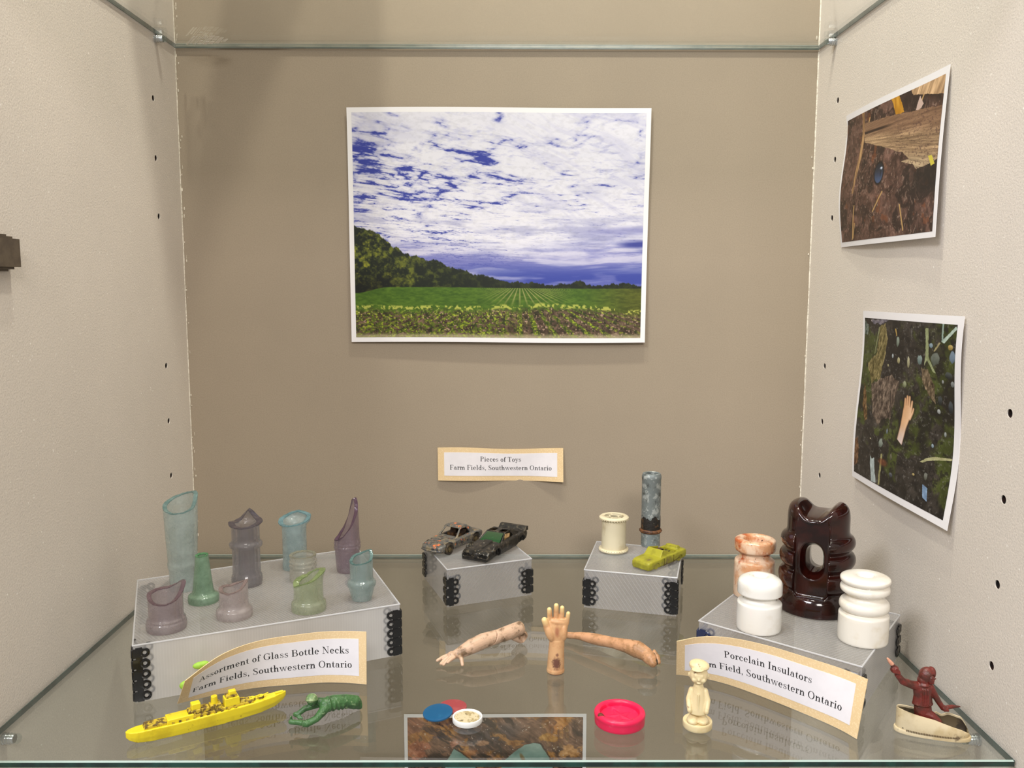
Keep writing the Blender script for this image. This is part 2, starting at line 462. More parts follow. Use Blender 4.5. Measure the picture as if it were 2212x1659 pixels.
# ---------------------------------------------------------------- serif lettering, built from strokes (1000 units per em)
T, H_ = 116, 48
def _R(x0, y0, x1, y1):
    ex = 10 if x1-x0 > 60 and y1-y0 > 60 else 0          # heavier upright stems
    ey = 7 if y1-y0 < 40 else 0                          # heavier serifs
    return [[(x0-ex, y0-ey*.3), (x1+ex, y0-ey*.3), (x1+ex, y1+ey), (x0-ex, y1+ey)]]
def _P(*p): return [list(p)]
def _A(cx, cy, rx, ry, a0, a1, wt=108, wn=48):
    n = max(5, int(abs(a1-a0)/14)); o = []
    pt = lambda a, x, y: (cx+x*math.cos(a), cy+y*math.sin(a))
    for k in range(n):
        a = math.radians(a0+(a1-a0)*k/n); b = math.radians(a0+(a1-a0)*(k+1)/n)
        o.append([pt(a, rx, ry), pt(b, rx, ry), pt(b, rx-wt, ry-wn), pt(a, rx-wt, ry-wn)])
    return o
def _B(x, y, r): return [[(x+r*math.cos(t*math.pi/6), y+r*math.sin(t*math.pi/6)) for t in range(12)]]
def _S(pts):
    P = [Vector((a, b)) for a, b, w in pts]; Wd = [w for a, b, w in pts]; fine = []
    for i in range(len(P)-1):
        p0, p1, p2, p3 = P[max(i-1, 0)], P[i], P[i+1], P[min(i+2, len(P)-1)]
        for k in range(4):
            t = k/4
            fine.append((0.5*((2*p1)+(p2-p0)*t+(2*p0-5*p1+4*p2-p3)*t*t+(3*p1-p0-3*p2+p3)*t**3), Wd[i]*(1-t)+Wd[i+1]*t))
    fine.append((P[-1], Wd[-1])); o = []; side = []
    for i, (p, w) in enumerate(fine):
        d = (fine[min(i+1, len(fine)-1)][0]-fine[max(i-1, 0)][0]).normalized(); nrm = Vector((-d.y, d.x))*w/2
        side.append((tuple(p+nrm), tuple(p-nrm)))
    for a, b in zip(side[:-1], side[1:]): o.append([a[0], b[0], b[1], a[1]])
    return o
_n = _R(105, 0, 195, 465)+_R(35, 0, 265, 30)+_R(35, 435, 195, 465)+_A(339, 322, 134, 143, 0, 180)+_R(385, 0, 473, 330)+_R(320, 0, 540, 30)
GL = {
 'P': (610, _R(105, 0, 200, 722)+_R(35, 0, 290, 32)+_R(35, 690, 330, 722)+_A(330, 535, 215, 187, -90, 90, T, H_)+_R(200, 348, 330, 380)),
 'F': (600, _R(105, 0, 200, 722)+_R(35, 0, 305, 32)+_R(35, 690, 555, 722)+_P((555, 722), (510, 722), (535, 520), (558, 520))+_R(200, 350, 400, 382)+_R(388, 255, 416, 475)),
 'T': (640, _R(268, 0, 363, 722)+_R(170, 0, 462, 32)+_R(30, 690, 600, 722)+_P((30, 722), (80, 722), (55, 515), (30, 515))+_P((600, 722), (550, 722), (575, 515), (600, 515))),
 'S': (560, _S([(452, 585, 30), (400, 670, 36), (275, 705, 36), (150, 655, 70), (112, 545, 88), (190, 435, 100), (350, 330, 104), (450, 215, 92), (440, 105, 72), (310, 18, 36), (165, 45, 36), (78, 160, 30)])+_R(438, 520, 464, 722)+_R(62, 0, 92, 215)),
 'O': (730, _A(365, 361, 320, 376, 0, 360, 105, 36)),
 'A': (710, _P((335, 722), (368, 722), (152, 10), (112, 10))+_P((330, 722), (392, 722), (640, 10), (530, 10))+_R(205, 215, 500, 247)+_R(25, 0, 250, 32)+_R(430, 0, 700, 32)),
 'G': (750, _A(375, 361, 330, 376, 40, 320, 105, 36)+_R(560, 60, 655, 300)+_R(470, 290, 725, 322)+_R(592, 470, 622, 722)),
 'B': (670, _R(105, 0, 200, 722)+_R(35, 0, 390, 32)+_R(35, 690, 370, 722)+_A(365, 545, 180, 177, -90, 90, 90, 32)+_A(385, 195, 222, 195, -90, 90, T, 32)+_R(200, 362, 385, 392)),
 'N': (750, _R(140, 0, 172, 722)+_R(580, 0, 612, 722)+_P((100, 722), (225, 722), (612, 60), (612, 0), (575, 0))+_R(40, 0, 275, 32)+_R(35, 690, 200, 722)+_R(480, 690, 715, 722)),
 'I': (370, _R(138, 0, 233, 722)+_R(50, 0, 320, 32)+_R(50, 690, 320, 722)),
 'i': (310, _R(110, 0, 200, 465)+_R(35, 0, 280, 30)+_R(35, 435, 200, 465)+_B(148, 640, 60)),
 'l': (310, _R(110, 0, 200, 737)+_R(35, 0, 280, 30)+_R(35, 707, 200, 737)),
 'o': (500, _A(250, 232, 210, 243, 0, 360)),
 'e': (490, _A(250, 232, 205, 243, 0, 318)+_R(70, 235, 455, 265)),
 'c': (460, _A(250, 232, 205, 243, 50, 318)+_B(382, 352, 56)),
 's': (430, _S([(350, 345, 28), (320, 425, 32), (215, 452, 32), (112, 395, 58), (120, 320, 68), (220, 252, 76), (330, 185, 74), (352, 110, 60), (300, 35, 34), (190, 14, 32), (98, 70, 30), (74, 150, 28)])+_R(332, 310, 358, 465)+_R(62, 0, 88, 165)),
 'f': (340, _R(115, 0, 205, 600)+_R(40, 0, 300, 30)+_R(35, 435, 300, 465)+_A(275, 600, 160, 137, 60, 180, 90, 30)+_B(345, 662, 54)),
 't': (350, _R(110, 95, 200, 465)+_P((200, 640), (175, 640), (110, 465), (200, 465))+_R(30, 435, 310, 465)+_A(235, 112, 125, 124, 180, 335, 90, 30)),
 'y': (520, _P((55, 450), (160, 450), (302, 60), (250, 0))+_P((430, 450), (464, 450), (262, -110), (222, -130))+_R(15, 435, 235, 465)+_R(345, 435, 515, 465)+_B(125, -140, 54)+_A(170, -110, 95, 95, 185, 355, 40, 30)),
 'a': (510, _R(310, 60, 398, 330)+_A(240, 330, 158, 143, 0, 150)+_B(128, 338, 52)+_A(220, 137, 175, 150, 70, 320, 88, 30)+_R(215, 257, 320, 287)+_A(395, 70, 85, 82, 180, 330, 70, 30)),
 'r': (400, _R(105, 0, 195, 465)+_R(35, 0, 290, 30)+_R(35, 435, 195, 465)+_A(300, 330, 120, 143, 55, 180, 40, 34)+_B(335, 392, 58)),
 'n': (570, _n),
 'm': (840, _R(105, 0, 195, 465)+_R(35, 0, 265, 30)+_R(35, 435, 195, 465)+_A(329, 322, 134, 143, 0, 180)+_R(375, 0, 463, 330)+_R(315, 0, 525, 30)+_A(597, 322, 134, 143, 0, 180)+_R(643, 0, 731, 330)+_R(580, 0, 805, 30)),
 'h': (570, _n+_R(105, 400, 195, 737)+_R(35, 707, 195, 737)),
 'u': (570, _R(95, 130, 185, 465)+_R(25, 435, 185, 465)+_A(229, 143, 134, 143, 180, 345)+_R(375, 0, 465, 465)+_R(300, 435, 465, 465)+_R(375, 0, 540, 30)),
 'd': (545, _R(355, 0, 445, 737)+_R(280, 707, 445, 737)+_R(355, 0, 515, 30)+_A(240, 232, 195, 243, 40, 320)),
 'w': (760, _P((45, 450), (150, 450), (290, 0), (245, 0))+_P((245, 0), (285, 0), (405, 450), (372, 450))+_P((345, 450), (440, 450), (562, 0), (520, 0))+_P((520, 0), (560, 0), (700, 450), (666, 450))+_R(10, 435, 220, 465)+_R(310, 435, 500, 465)+_R(595, 435, 750, 465)),
 'k': (560, _R(105, 0, 195, 737)+_R(35, 707, 195, 737)+_R(35, 0, 290, 30)+_P((195, 210), (400, 450), (442, 450), (195, 165))+_P((240, 255), (310, 325), (505, 15), (392, 15))+_R(310, 435, 520, 465)+_R(345, 0, 555, 30)),
 ',': (270, _B(130, 52, 58)+_P((187, 52), (140, 20), (85, -130), (105, -135), (170, -50))),
 ' ': (270, []),
}
def text_width(s): return sum(GL[c][0] for c in s)/1000.0
def lay_text(lines, put):
    """lines: (string, centre u, baseline v, em) in metres on the sheet; put(u, v) -> point"""
    v, f = [], []
    for s, cu, bv, em in lines:
        x = cu - text_width(s)*em/2
        for c in s:
            adv, polys = GL[c]
            for p in polys:
                b = len(v)
                v.extend(put(x+q[0]*em/1000, bv+q[1]*em/1000) for q in p)
                f.append(tuple(range(b, b+len(p))))
            x += adv*em/1000
    return mesh_from(v, f, 'lettering', fix=False)

# ---------------------------------------------------------------- sheets of paper that follow a curved surface
def sheet_mesh(surf, u0, u1, v0, v1, nu, nv, lift, th):
    """surf(u, v, lift) -> point; a thin solid sheet"""
    V, F = [], []
    us = [u0+(u1-u0)*i/nu for i in range(nu+1)]; vs = [v0+(v1-v0)*j/nv for j in range(nv+1)]
    for h in (lift, lift-th):
        for v in vs:
            for u in us: V.append(surf(u, v, h))
    n = nu+1; N = n*(nv+1)
    for j in range(nv):
        for i in range(nu):
            a = j*n+i; F.append((a, a+1, a+n+1, a+n)); F.append((N+a, N+a+n, N+a+n+1, N+a+1))
    for i in range(nu):
        F.append((i, N+i, N+i+1, i+1)); a = nv*n+i; F.append((a, a+1, N+a+1, N+a))
    for j in range(nv):
        a = j*n; F.append((a, a+n, N+a+n, N+a)); a = j*n+nu; F.append((a, N+a, N+a+n, a+n))
    return mesh_from(V, F, 'sheet')
M_CARD = pmat('tan_card', (230, 202, 156), 0.75, [((224, 195, 148), 30, 0.3, 0.75), ((236, 210, 168), 900, 0.5, 0.65, 2)])
M_PANEL = pmat('white_label_paper', (234, 230, 234), 0.7, [((229, 225, 229), 60, 0.4, 0.65)])
M_INK = pmat('black_ink', (16, 15, 18), 0.6)
def label_card(label, surf, w, h, m, lines, loc):
    """surf in world space"""
    t = thing('caption_card', label, 'label card', loc, 0, 'tan caption cards')
    L = Vector(loc)
    sf = lambda u, v, d: surf(u, v, d)-L
    link('card_backing', sheet_mesh(sf, 0, w, 0, h, 60, 12, 0.0, 0.0004), M_CARD, t, angle=60)
    link('white_panel', sheet_mesh(sf, m[0]*w, (1-m[1])*w, m[2]*h, (1-m[3])*h, 60, 10, 0.00016, 0.00014), M_PANEL, t, angle=60)
    link('lettering', lay_text(lines, lambda u, v: sf(u, v, 0.00022)), M_INK, t, smooth=False)
    return t
def path_surf(base, lean, h, tension=True):
    """ground curve (xy list, left to right as seen) + lean angles (deg, + tips towards the viewer)"""
    P = [Vector((a, b, 0)) for a, b in base]
    fine, ln = [], []
    for i in range(len(P)-1):
        p0, p1, p2, p3 = P[max(i-1, 0)], P[i], P[i+1], P[min(i+2, len(P)-1)]
        for k in range(12):
            t = k/12
            fine.append(0.5*((2*p1)+(p2-p0)*t+(2*p0-5*p1+4*p2-p3)*t*t+(3*p1-p0-3*p2+p3)*t**3))
    fine.append(P[-1])
    for _ in range(6): fine = [fine[0]]+[(a+b*2+c)/4 for a, b, c in zip(fine[:-2], fine[1:-1], fine[2:])]+[fine[-1]]
    cum = [0.0]
    for a, b in zip(fine[:-1], fine[1:]): cum.append(cum[-1]+(b-a).length)
    Ltot = cum[-1]
    xs = np.array([[p.x, p.y] for p in fine]); cum = np.array(cum)
    lu = np.linspace(0, 1, 81); la = np.interp(lu, np.linspace(0, 1, len(lean)), lean)
    for _ in range(60): la = np.concatenate([la[:1], (la[:-2]+2*la[1:-1]+la[2:])/4, la[-1:]])
    def surf(u, v, d):
        q = Vector((np.interp(u, cum, xs[:, 0]), np.interp(u, cum, xs[:, 1]), 0))
        e = 0.004
        a = Vector((np.interp(u-e, cum, xs[:, 0]), np.interp(u-e, cum, xs[:, 1]), 0)); b = Vector((np.interp(u+e, cum, xs[:, 0]), np.interp(u+e, cum, xs[:, 1]), 0))
        tg = (b-a).normalized(); nr = Vector((tg.y, -tg.x, 0))      # faces the viewer
        th = math.radians(np.interp(u/Ltot, lu, la))
        up = Vector((0, 0, 1))*math.cos(th)+nr*math.sin(th)
        nn = nr*math.cos(th)-Vector((0, 0, 1))*math.sin(th)
        return q + up*v + nn*d + Vector((0, 0, 0.0004))
    return surf, Ltot
EM = 0.0068
CH = 0.0365
# left card
CW = .128
sA, LA = path_surf([(-.2020, -.3092), (-.1930, -.3034), (-.1838, -.2981), (-.1742, -.2934), (-.1644, -.2892), (-.1542, -.2860), (-.1438, -.2839), (-.1332, -.2823), (-.1228, -.2803), (-.1123, -.2792), (-.1017, -.2796), (-.0930, -.2806), (-.0850, -.2822)], [44.9, 20.9, 9.0, 3.0, -2.0], CH)
label_card('tan card reading Assortment of Glass Bottle Necks, curled in front of the left riser', sA, LA, CH, (.05, .042, .15, .14),
           [('Assortment of Glass Bottle Necks', LA*.497, CH*.575, EM), ('Farm Fields, Southwestern Ontario', LA*.492, CH*.30, EM)], (-.13, -.29, 0))
sB, LB_ = path_surf([(.1266, -.2678), (.1370, -.2703), (.1467, -.2746), (.1558, -.2802), (.1640, -.2870), (.1716, -.2944), (.1790, -.3021), (.1862, -.3100), (.1932, -.3180), (.2001, -.3262), (.2068, -.3345), (.2128, -.3433), (.2176, -.3528)], [29.7, 12.8, 2.0, -1.8, -10.4], CH)
label_card('tan card reading Porcelain Insulators, curved in front of the insulators', sB, LB_, CH, (.045, .05, .15, .15),
           [('Porcelain Insulators', LB_*.505, CH*.58, EM), ('Farm Field, Southwestern Ontario', LB_*.50, CH*.31, EM)], (.17, -.30, 0))
def sC(u, v, d):
    s = u/.1232
    bow = .0016+.0012*math.sin(s*7.0+.4)*(1-v/.034)+.0035*max(0, s-.72)/.28*(1-v/.034)*.9+.0006*math.sin(s*6.2)
    return Vector((-.0587+u-.0002*v/.034, -bow-d, .0755-.0008*s+v+.0007*math.sin(s*7.5+.3)*(v/.0325)))
label_card('tan card reading Pieces of Toys fixed to the back wall', sC, .1232, .0325, (.051, .048, .15, .145),
           [('Pieces of Toys', .1232*.502, .0325*.60, EM*.949), ('Farm Fields, Southwestern Ontario', .1232*.502, .0325*.335, EM*.949)], (.003, -.002, .092))
# lime putty pressed behind the left card
M_LIME = pmat('lime_putty', (152, 196, 70), 0.6, sss=0.1)
for k, (lb, p, e) in enumerate([('lime green dab of putty behind the top left of the bottle necks card', (-0.1899, -0.2990, 0.0218), (.0050, .0022, .0024)),
                                ('lime green dab of putty behind the left end of the bottle necks card', (-0.1995, -0.3015, 0.0094), (.0036, .0020, .0030))]):
    m = carve(MB().ell((0, 0, 0), e).ell((.002, -.0006, .0008), (e[0]*.7, e[1], e[2]*.8)), voxel=.0005, smooth=3)
    o = link('putty', m, M_LIME); o.location = p; o.rotation_euler = (0, 0, .45); tag(o, lb, 'putty')

# ---------------------------------------------------------------- printed photographs: ink laid down as point colours
class Noise2:
    def __init__(s, seed): s.g = np.random.RandomState(seed).rand(256, 256)
    def __call__(s, x, y):
        xi = np.floor(x).astype(int); yi = np.floor(y).astype(int); fx = x-xi; fy = y-yi
        fx = fx*fx*(3-2*fx); fy = fy*fy*(3-2*fy)
        g = s.g; a = g[xi % 256, yi % 256]; b = g[(xi+1) % 256, yi % 256]; c = g[xi % 256, (yi+1) % 256]; d = g[(xi+1) % 256, (yi+1) % 256]
        return (a*(1-fx)+b*fx)*(1-fy)+(c*(1-fx)+d*fx)*fy
    def fbm(s, x, y, o=5, r=0.5):
        t = 0; a = 1; n = 0
        for k in range(o):
            t = t+a*s(x*2**k+17.3*k, y*2**k+9.1*k); n += a; a *= r
        return t/n
def rgb(*c): return np.array(c, float)
def over(img, m, c):
    m = np.clip(m, 0, 1)[..., None]; return img*(1-m)+np.asarray(c, float)*m
def ss(x, a, b):
    t = np.clip((x-a)/(b-a), 0, 1); return t*t*(3-2*t)
def inside(u, v, pts):
    r = np.zeros(u.shape, bool); n = len(pts)
    for i in range(n):
        x0, y0 = pts[i]; x1, y1 = pts[(i+1) % n]
        if y0 == y1: continue
        c = (y0 > v) != (y1 > v)
        r ^= c & (u < (x1-x0)*(v-y0)/(y1-y0)+x0)
    return r.astype(float)
def srgb_lin(a):
    a = np.clip(a, 0, 255)/255.0
    return np.where(a <= 0.04045, a/12.92, ((a+0.055)/1.055)**2.4)
def ink_mesh(surf, u0, u1, v0, v1, nu, nv, lift, paint):
    """surf takes sheet metres (v up); paint takes 0..1 with v down"""
    uu = np.linspace(0, 1, nu+1); vv = np.linspace(0, 1, nv+1)
    U, Vv = np.meshgrid(uu, vv)
    img = paint(U, Vv)
    X, Y, Z = surf(u0+(u1-u0)*U, v1-(v1-v0)*Vv, lift)
    co = np.stack([X, Y, Z], -1).reshape(-1, 3)
    n = nu+1
    idx = (np.arange(nv)[:, None]*n+np.arange(nu)[None, :]).ravel()
    q = np.stack([idx, idx+n, idx+n+1, idx+1], -1).astype(np.int32)
    me = bpy.data.meshes.new('printed_picture')
    me.vertices.add(len(co)); me.vertices.foreach_set('co', co.astype(np.float32).ravel())
    me.loops.add(q.size); me.loops.foreach_set('vertex_index', q.ravel())
    me.polygons.add(len(q)); me.polygons.foreach_set('loop_start', np.arange(0, q.size, 4, dtype=np.int32))
    me.update(calc_edges=True)
    at = me.attributes.new('ink', 'FLOAT_COLOR', 'POINT')
    c = np.concatenate([srgb_lin(img).reshape(-1, 3), np.ones((co.shape[0], 1))], 1)
    at.data.foreach_set('color', c.astype(np.float32).ravel())
    return me
M_INKP = print_mat('printed_ink')
M_PHOTO = pmat('white_photo_paper', (236, 234, 236), 0.4)
def photo_print(label, surf, w, h, mar, res, paint, loc):
    t = thing('photo_print', label, 'photograph', loc, 0, 'printed photographs on the cabinet walls')
    L = np.array(loc)
    sv = lambda u, v, d: (lambda r: (r[0]-L[0], r[1]-L[1], r[2]-L[2]))(surf(np.asarray(u, float), np.asarray(v, float), d))
    sp = lambda u, v, d: Vector([float(q) for q in sv(u, v, d)])
    link('paper_sheet', sheet_mesh(sp, 0, w, 0, h, 40, 40, 0.0, 0.0003), M_PHOTO, t, angle=60)
    me = ink_mesh(sv, mar[0], w-mar[1], mar[2], h-mar[3], res[0], res[1], 0.00012, paint)
    link('printed_picture', me, M_INKP, t, angle=None)
    return t
NA, NB, NC = Noise2(11), Noise2(23), Noise2(37)

def paint_field(u, v):
    wx = NA.fbm(u*3, v*3, 3)-.5; wy = NB.fbm(u*3, v*3, 3)-.5
    # a mackerel sky in perspective: cloudlets shrink towards the horizon
    vv = np.minimum(v, .74)
    dd = 1/(.84-vv); X = (u-.45)*dd*3.0+wx*.7; Yd = dd*4.2+wy*.7
    a = X*.88+Yd*.42; b = -X*.42+Yd*.88
    def billow(N, x, y, o, r):
        t = 0; amp = 1; m = 0
        for k in range(o):
            t = t+amp*np.abs(2*N(x*2**k+13.7*k, y*2**k+5.1*k)-1); m += amp; amp *= r
        return t/m
    bl = .6*billow(NA, a*1.5, b*2.4, 5, .62)+.4*billow(NB, a*3.4+5, b*4.6, 4, .6)
    fine = NC.fbm(u*60, v*76, 4, .6)
    bl = bl+.10*(fine-.5)
    low = NB.fbm(u*4.2+1, v*6.0+2, 3, .5)
    gap = .170+.42*(.5-low)*(1-ss(u, .35, .7)*.75)+.075*np.exp(-(((u-.24)/.16)**2+((v-.20)/.10)**2))+.05*np.exp(-(((u-.05)/.09)**2+((v-.19)/.06)**2))-.03*ss(u, .45, .9)
    gap = gap-.05*ss(v, .36, .48)
    cl = ss(bl, gap-.06, gap+.07)
    blue = rgb(50, 60, 150)*(1-v[..., None]*.1)+rgb(10, 14, 30)*v[..., None]*.6
    white = rgb(222, 221, 231)
    grey = ss(NB.fbm(a*.9+3, b*1.1, 4, .55), .42, .74)
    c = white-(grey*(.30+.65*ss(v, .3, .6)))[..., None]*rgb(52, 50, 30)-((1-ss(bl, gap, gap+.22))*.8)[..., None]*rgb(46, 44, 22)
    c = c-(ss(fine, .45, .75)*10)[..., None]
    img = blue*(1-cl[..., None])+c*cl[..., None]
    # thin diagonal cirrus on the right
    st = ss(NA.fbm((u+v*.8)*4, (v*.9-u*.62)*34+wx*4, 4, .6), .5, .72)*ss(u, .35, .75)*(1-ss(v, .45, .6))
    img = over(img, st*.20, (150, 150, 196))
    # low layered band and blue below it
    band = ss(v+.05*wy+.02*np.sin(u*9), .54, .66)
    lay = NA.fbm(u*4+2, v*34+wy*2, 5, .6)
    lowc = rgb(92, 96, 170)*(1-ss(lay, .38, .62)[..., None])+rgb(186, 184, 212)*ss(lay, .38, .62)[..., None]
    img = over(img, band*.78, lowc)
    deep = ss(v, .64, .73)*ss(u, .15, .55)*(1-.55*ss(NB.fbm(u*6, v*26, 4), .52, .66))
    img = over(img, deep*.92, (50, 64, 152))
    img = over(img, ss(1-np.hypot((u-.97+.25*wx)/.13, (v-.585+.12*wy+.05*(lay-.5))/.042), .05, .8)*.9, (46, 54, 138))
    img = over(img, ss(1-np.hypot((u-.90+.3*wx)/.22, (v-.53+.1*wy)/.035), .05, .8)*.5, (112, 114, 178))
    img = over(img, ss(1-np.hypot((u-.62)/.30, (v-.47)/.05), .1, .8)*.55*ss(lay, .35, .6), (224, 222, 228))
    # tree line
    top = np.interp(u, [0, .03, .07, .10, .13, .15, .18, .21, .25, .29, .33, .37, .41, .45, .5, .55, .6, .68, .75, .785, .81, .86, .9, .93, .955, .98, 1],
                    [.500, .505, .525, .55, .585, .60, .625, .635, .652, .655, .685, .695, .715, .722, .738, .745, .75, .755, .755, .735, .757, .765, .755, .748, .752, .765, .765])
    top = top+.022*(NA.fbm(u*60, v*0+1, 4, .65)-.5)+.012*(NB.fbm(u*150, v*80, 3)-.5)
    tree = ss(v, top-.002, top+.004)
    tn = NC.fbm(u*46, v*40, 5, .65); tn2 = NA.fbm(u*120, v*100, 3)
    tc = rgb(18, 26, 14)+(ss(tn, .42, .74)*(1-ss(u, .05, .5)*.75))[..., None]*rgb(86, 84, 20)+(ss(tn2, .55, .8)*(1-ss(u, .0, .35)))[..., None]*rgb(50, 44, 8)
    tc = tc*(1-.55*ss(v, .66, .80)*(1-ss(u, .1, .2)))[..., None]
    img = over(img, tree, tc)
    # field
    hz = .770+.004*u+.045*(1-ss(u, .0, .12))*.6
    gr = ss(v, hz, hz+.004)
    fx = (u-.575)/(v-.745+1e-3); dep = 1/(v-.745+1e-3)
    g1 = NA.fbm(u*60, v*160, 4, .6)
    gc = rgb(66, 96, 22)+(g1-.5)[..., None]*rgb(52, 52, 22)+ss(u, .75, 1)[..., None]*rgb(10, -14, 0)
    rows = .5+.5*np.cos(fx*2*np.pi*3.9)
    far = 1-ss(v, .80, .875)
    gc = over(gc, ss(rows, .70, .97)*far*.75*(1-ss(np.abs(u-.6), .05, .2)), (168, 158, 104))
    soiln = NB.fbm(u*38+fx, v*60, 5, .62); sp = NC.fbm(u*110, v*120, 3)
    soil = rgb(84, 66, 52)+(soiln-.5)[..., None]*rgb(120, 100, 90)
    soil = over(soil, ss(sp, .58, .72), (52, 38, 26)); soil = over(soil, ss(NA.fbm(u*150, v*150, 2), .68, .8), (166, 138, 118))
    edge = .862+.02*(NB.fbm(u*20, v*0, 3)-.5)-.012*ss(u, .3, .7)+.03*ss(u, .75, 1)
    tuft0 = NC.fbm(u*90, v*60, 4, .65)
    near = ss(v+.03*(tuft0-.5), edge, edge+.035)
    # in the near field the rows are tufts of leaves
    tuft = NA.fbm(u*130+wx*4, v*120, 4, .65)
    lv = ss(rows, .50, .85)*ss(tuft, .34, .50)
    lv = np.maximum(lv, ss(tuft, .47, .58)*(1-ss(u, .46, .66))*.9)
    lv = lv*(1-.5*ss(u, .82, 1))
    leaf = rgb(78, 92, 24)+(ss(NB.fbm(u*160, v*170, 2), .5, .75))[..., None]*rgb(70, 72, 16)
    nc = over(soil, lv, leaf)
    nc = over(nc, ss(NC.fbm(u*190, v*150, 2), .70, .80)*(1-ss(v, .87, .96))*(.5+.5*(1-ss(u, .4, .7))), (226, 222, 120))
    nc = over(nc, ss(NA.fbm(u*140, v*90, 3), .60, .70)*.7, (30, 38, 12))
    gc = over(gc, near, nc)
    gc = over(gc, ss(1-np.abs(v-edge-.004)/.018, .2, .8)*ss(NB.fbm(u*120, v*100, 2), .48, .62)*.85, (186, 186, 88))
    gc = over(gc, ss(v, .975, .995)*.6, (196, 186, 150))
    img = over(img, gr, gc)
    return img
def paint_beetle(u, v):
    A = 1.6
    wx = NA.fbm(u*7*A, v*7, 4)-.5; wy = NB.fbm(u*7*A, v*7, 4)-.5
    n = NA.fbm(u*9*A+wx*2, v*9+wy*2, 7, .68); m = NB.fbm(u*34*A+wx*3, v*34+wy*3, 5, .66)
    img = rgb(84, 60, 50)+(n-.5)[..., None]*rgb(150, 120, 112)+(m-.5)[..., None]*rgb(70, 58, 54)
    cl = NC.fbm(u*5*A+wx*3, v*6+wy*3, 4, .5)
    img = over(img, ss(cl, .56, .68)*.75, (38, 26, 20))
    img = over(img, ss(NA.fbm(u*62*A+wx*5, v*46+wy*5, 4, .65), .62, .74)*.6, (170, 146, 130))
    img = over(img, ss(NB.fbm(u*13*A, v*14, 4), .66, .76)*.6, (120, 66, 36))
    img = over(img, ss(u, .62, .95)*ss(v, .45, .6)*(1-ss(v, .68, .8))*.7, (24, 20, 14))
    img = over(img, (1-ss(v, .06, .2))*ss(u, .45, .7)*.75, (34, 22, 18))
    ju = u+.012*(NA.fbm(u*34, v*34, 4, .6)-.5); jv = v+.014*(NB.fbm(u*34, v*34, 4, .6)-.5)
    for x0, y0, x1, y1 in ((.16, .99, .2, .72), (.3, .06, .26, .2), (.73, .97, .69, .78), (.2, .86, .17, .98), (.35, .11, .3, .2), (.42, .8, .52, .66), (.84, .04, .80, .13)):
        d = np.abs((u-x0)*(y1-y0)-(v-y0)*(x1-x0))/math.hypot(x1-x0, y1-y0)
        t = ((u-x0)*(x1-x0)+(v-y0)*(y1-y0))/((x1-x0)**2+(y1-y0)**2)
        img = over(img, ss(1-d/.010, .2, .7)*(t > 0)*(t < 1), (186, 150, 96))
    img = over(img, inside(ju, jv, [(.792, .07), (.832, .13), (.80, .165), (.76, .165)]), (196, 170, 158))
    img = over(img, inside(ju, jv, [(.523, -.01), (.598, -.01), (.661, .135), (.581, .135)]), rgb(196, 142, 40)+(NA.fbm(u*50-v*10, v*8, 3)-.5)[..., None]*rgb(90, 90, 80))
    fan = (v-.19-.10*u)/(.12+.55*u); fib = NB.fbm(u*5+2, fan*46, 5, .75)
    h2 = inside(ju, jv, [(.692, -.02), (1.01, -.02), (1.014, .127), (.73, .040)])
    img = over(img, h2, rgb(190, 156, 118)+(NA.fbm(u*70+v*26, v*7, 3, .7)-.5)[..., None]*rgb(140, 130, 110))
    hk = [(.211, .082), (.30, .098), (.477, .112), (.70, .145), (.841, .167), (1.02, .200), (1.03, .361), (1.018, .53), (.90, .556), (.82, .566), (.792, .524), (.679, .483), (.753, .478), (.687, .422), (.488, .334), (.259, .24), (.242, .143)]
    hm = inside(ju, jv, hk)
    hc = rgb(160, 132, 100)+(fib-.5)[..., None]*rgb(230, 205, 165)
    up = (v-.165*u-.05)/(.30+.15*u)
    hc = over(hc, (1-ss(up, .12, .42))*.6, (104, 72, 54))
    hc = over(hc, ss(up, .55, .85)*.5, (198, 182, 150))
    hc = over(hc, ss(NC.fbm(u*70, fan*60, 4, .65), .58, .68)*ss(u, .35, .8)*.55, (74, 50, 46))
    hc = over(hc, ss(1-np.abs(v-.155-.06*u)/.016, 0, .8)*(1-ss(u, .42, .6))*.95, (36, 22, 16))
    img = over(img, hm, hc)
    img = over(img, inside(ju, jv, [(.201, -.01), (.231, 0), (.247, .193), (.246, .34), (.181, .627), (.160, .623), (.208, .33), (.220, .166)]), rgb(150, 116, 78)+(NA.fbm(u*160, v*9, 3)-.5)[..., None]*rgb(120, 110, 90))
    d = np.hypot((u-.470)/.047, (v-.520)/.080)
    img = over(img, 1-ss(d, 1.0, 1.2), (26, 20, 18))
    img = over(img, 1-ss(d, .85, .98), rgb(30, 34, 42)+ss(v, .46, .60)[..., None]*rgb(36, 50, 76))
    img = over(img, ss(1-np.hypot((u-.492)/.018, (v-.488)/.015), 0, .7), (196, 208, 226))
    img = over(img, ss(1-np.hypot((u-.488)/.006, (v-.52)/.04), 0, .5)*.8, (20, 24, 34))
    img = over(img, inside(u, v, [(.92, .50), (.95, .50), (.98, .56), (.95, .57)]), (206, 192, 70))
    return img
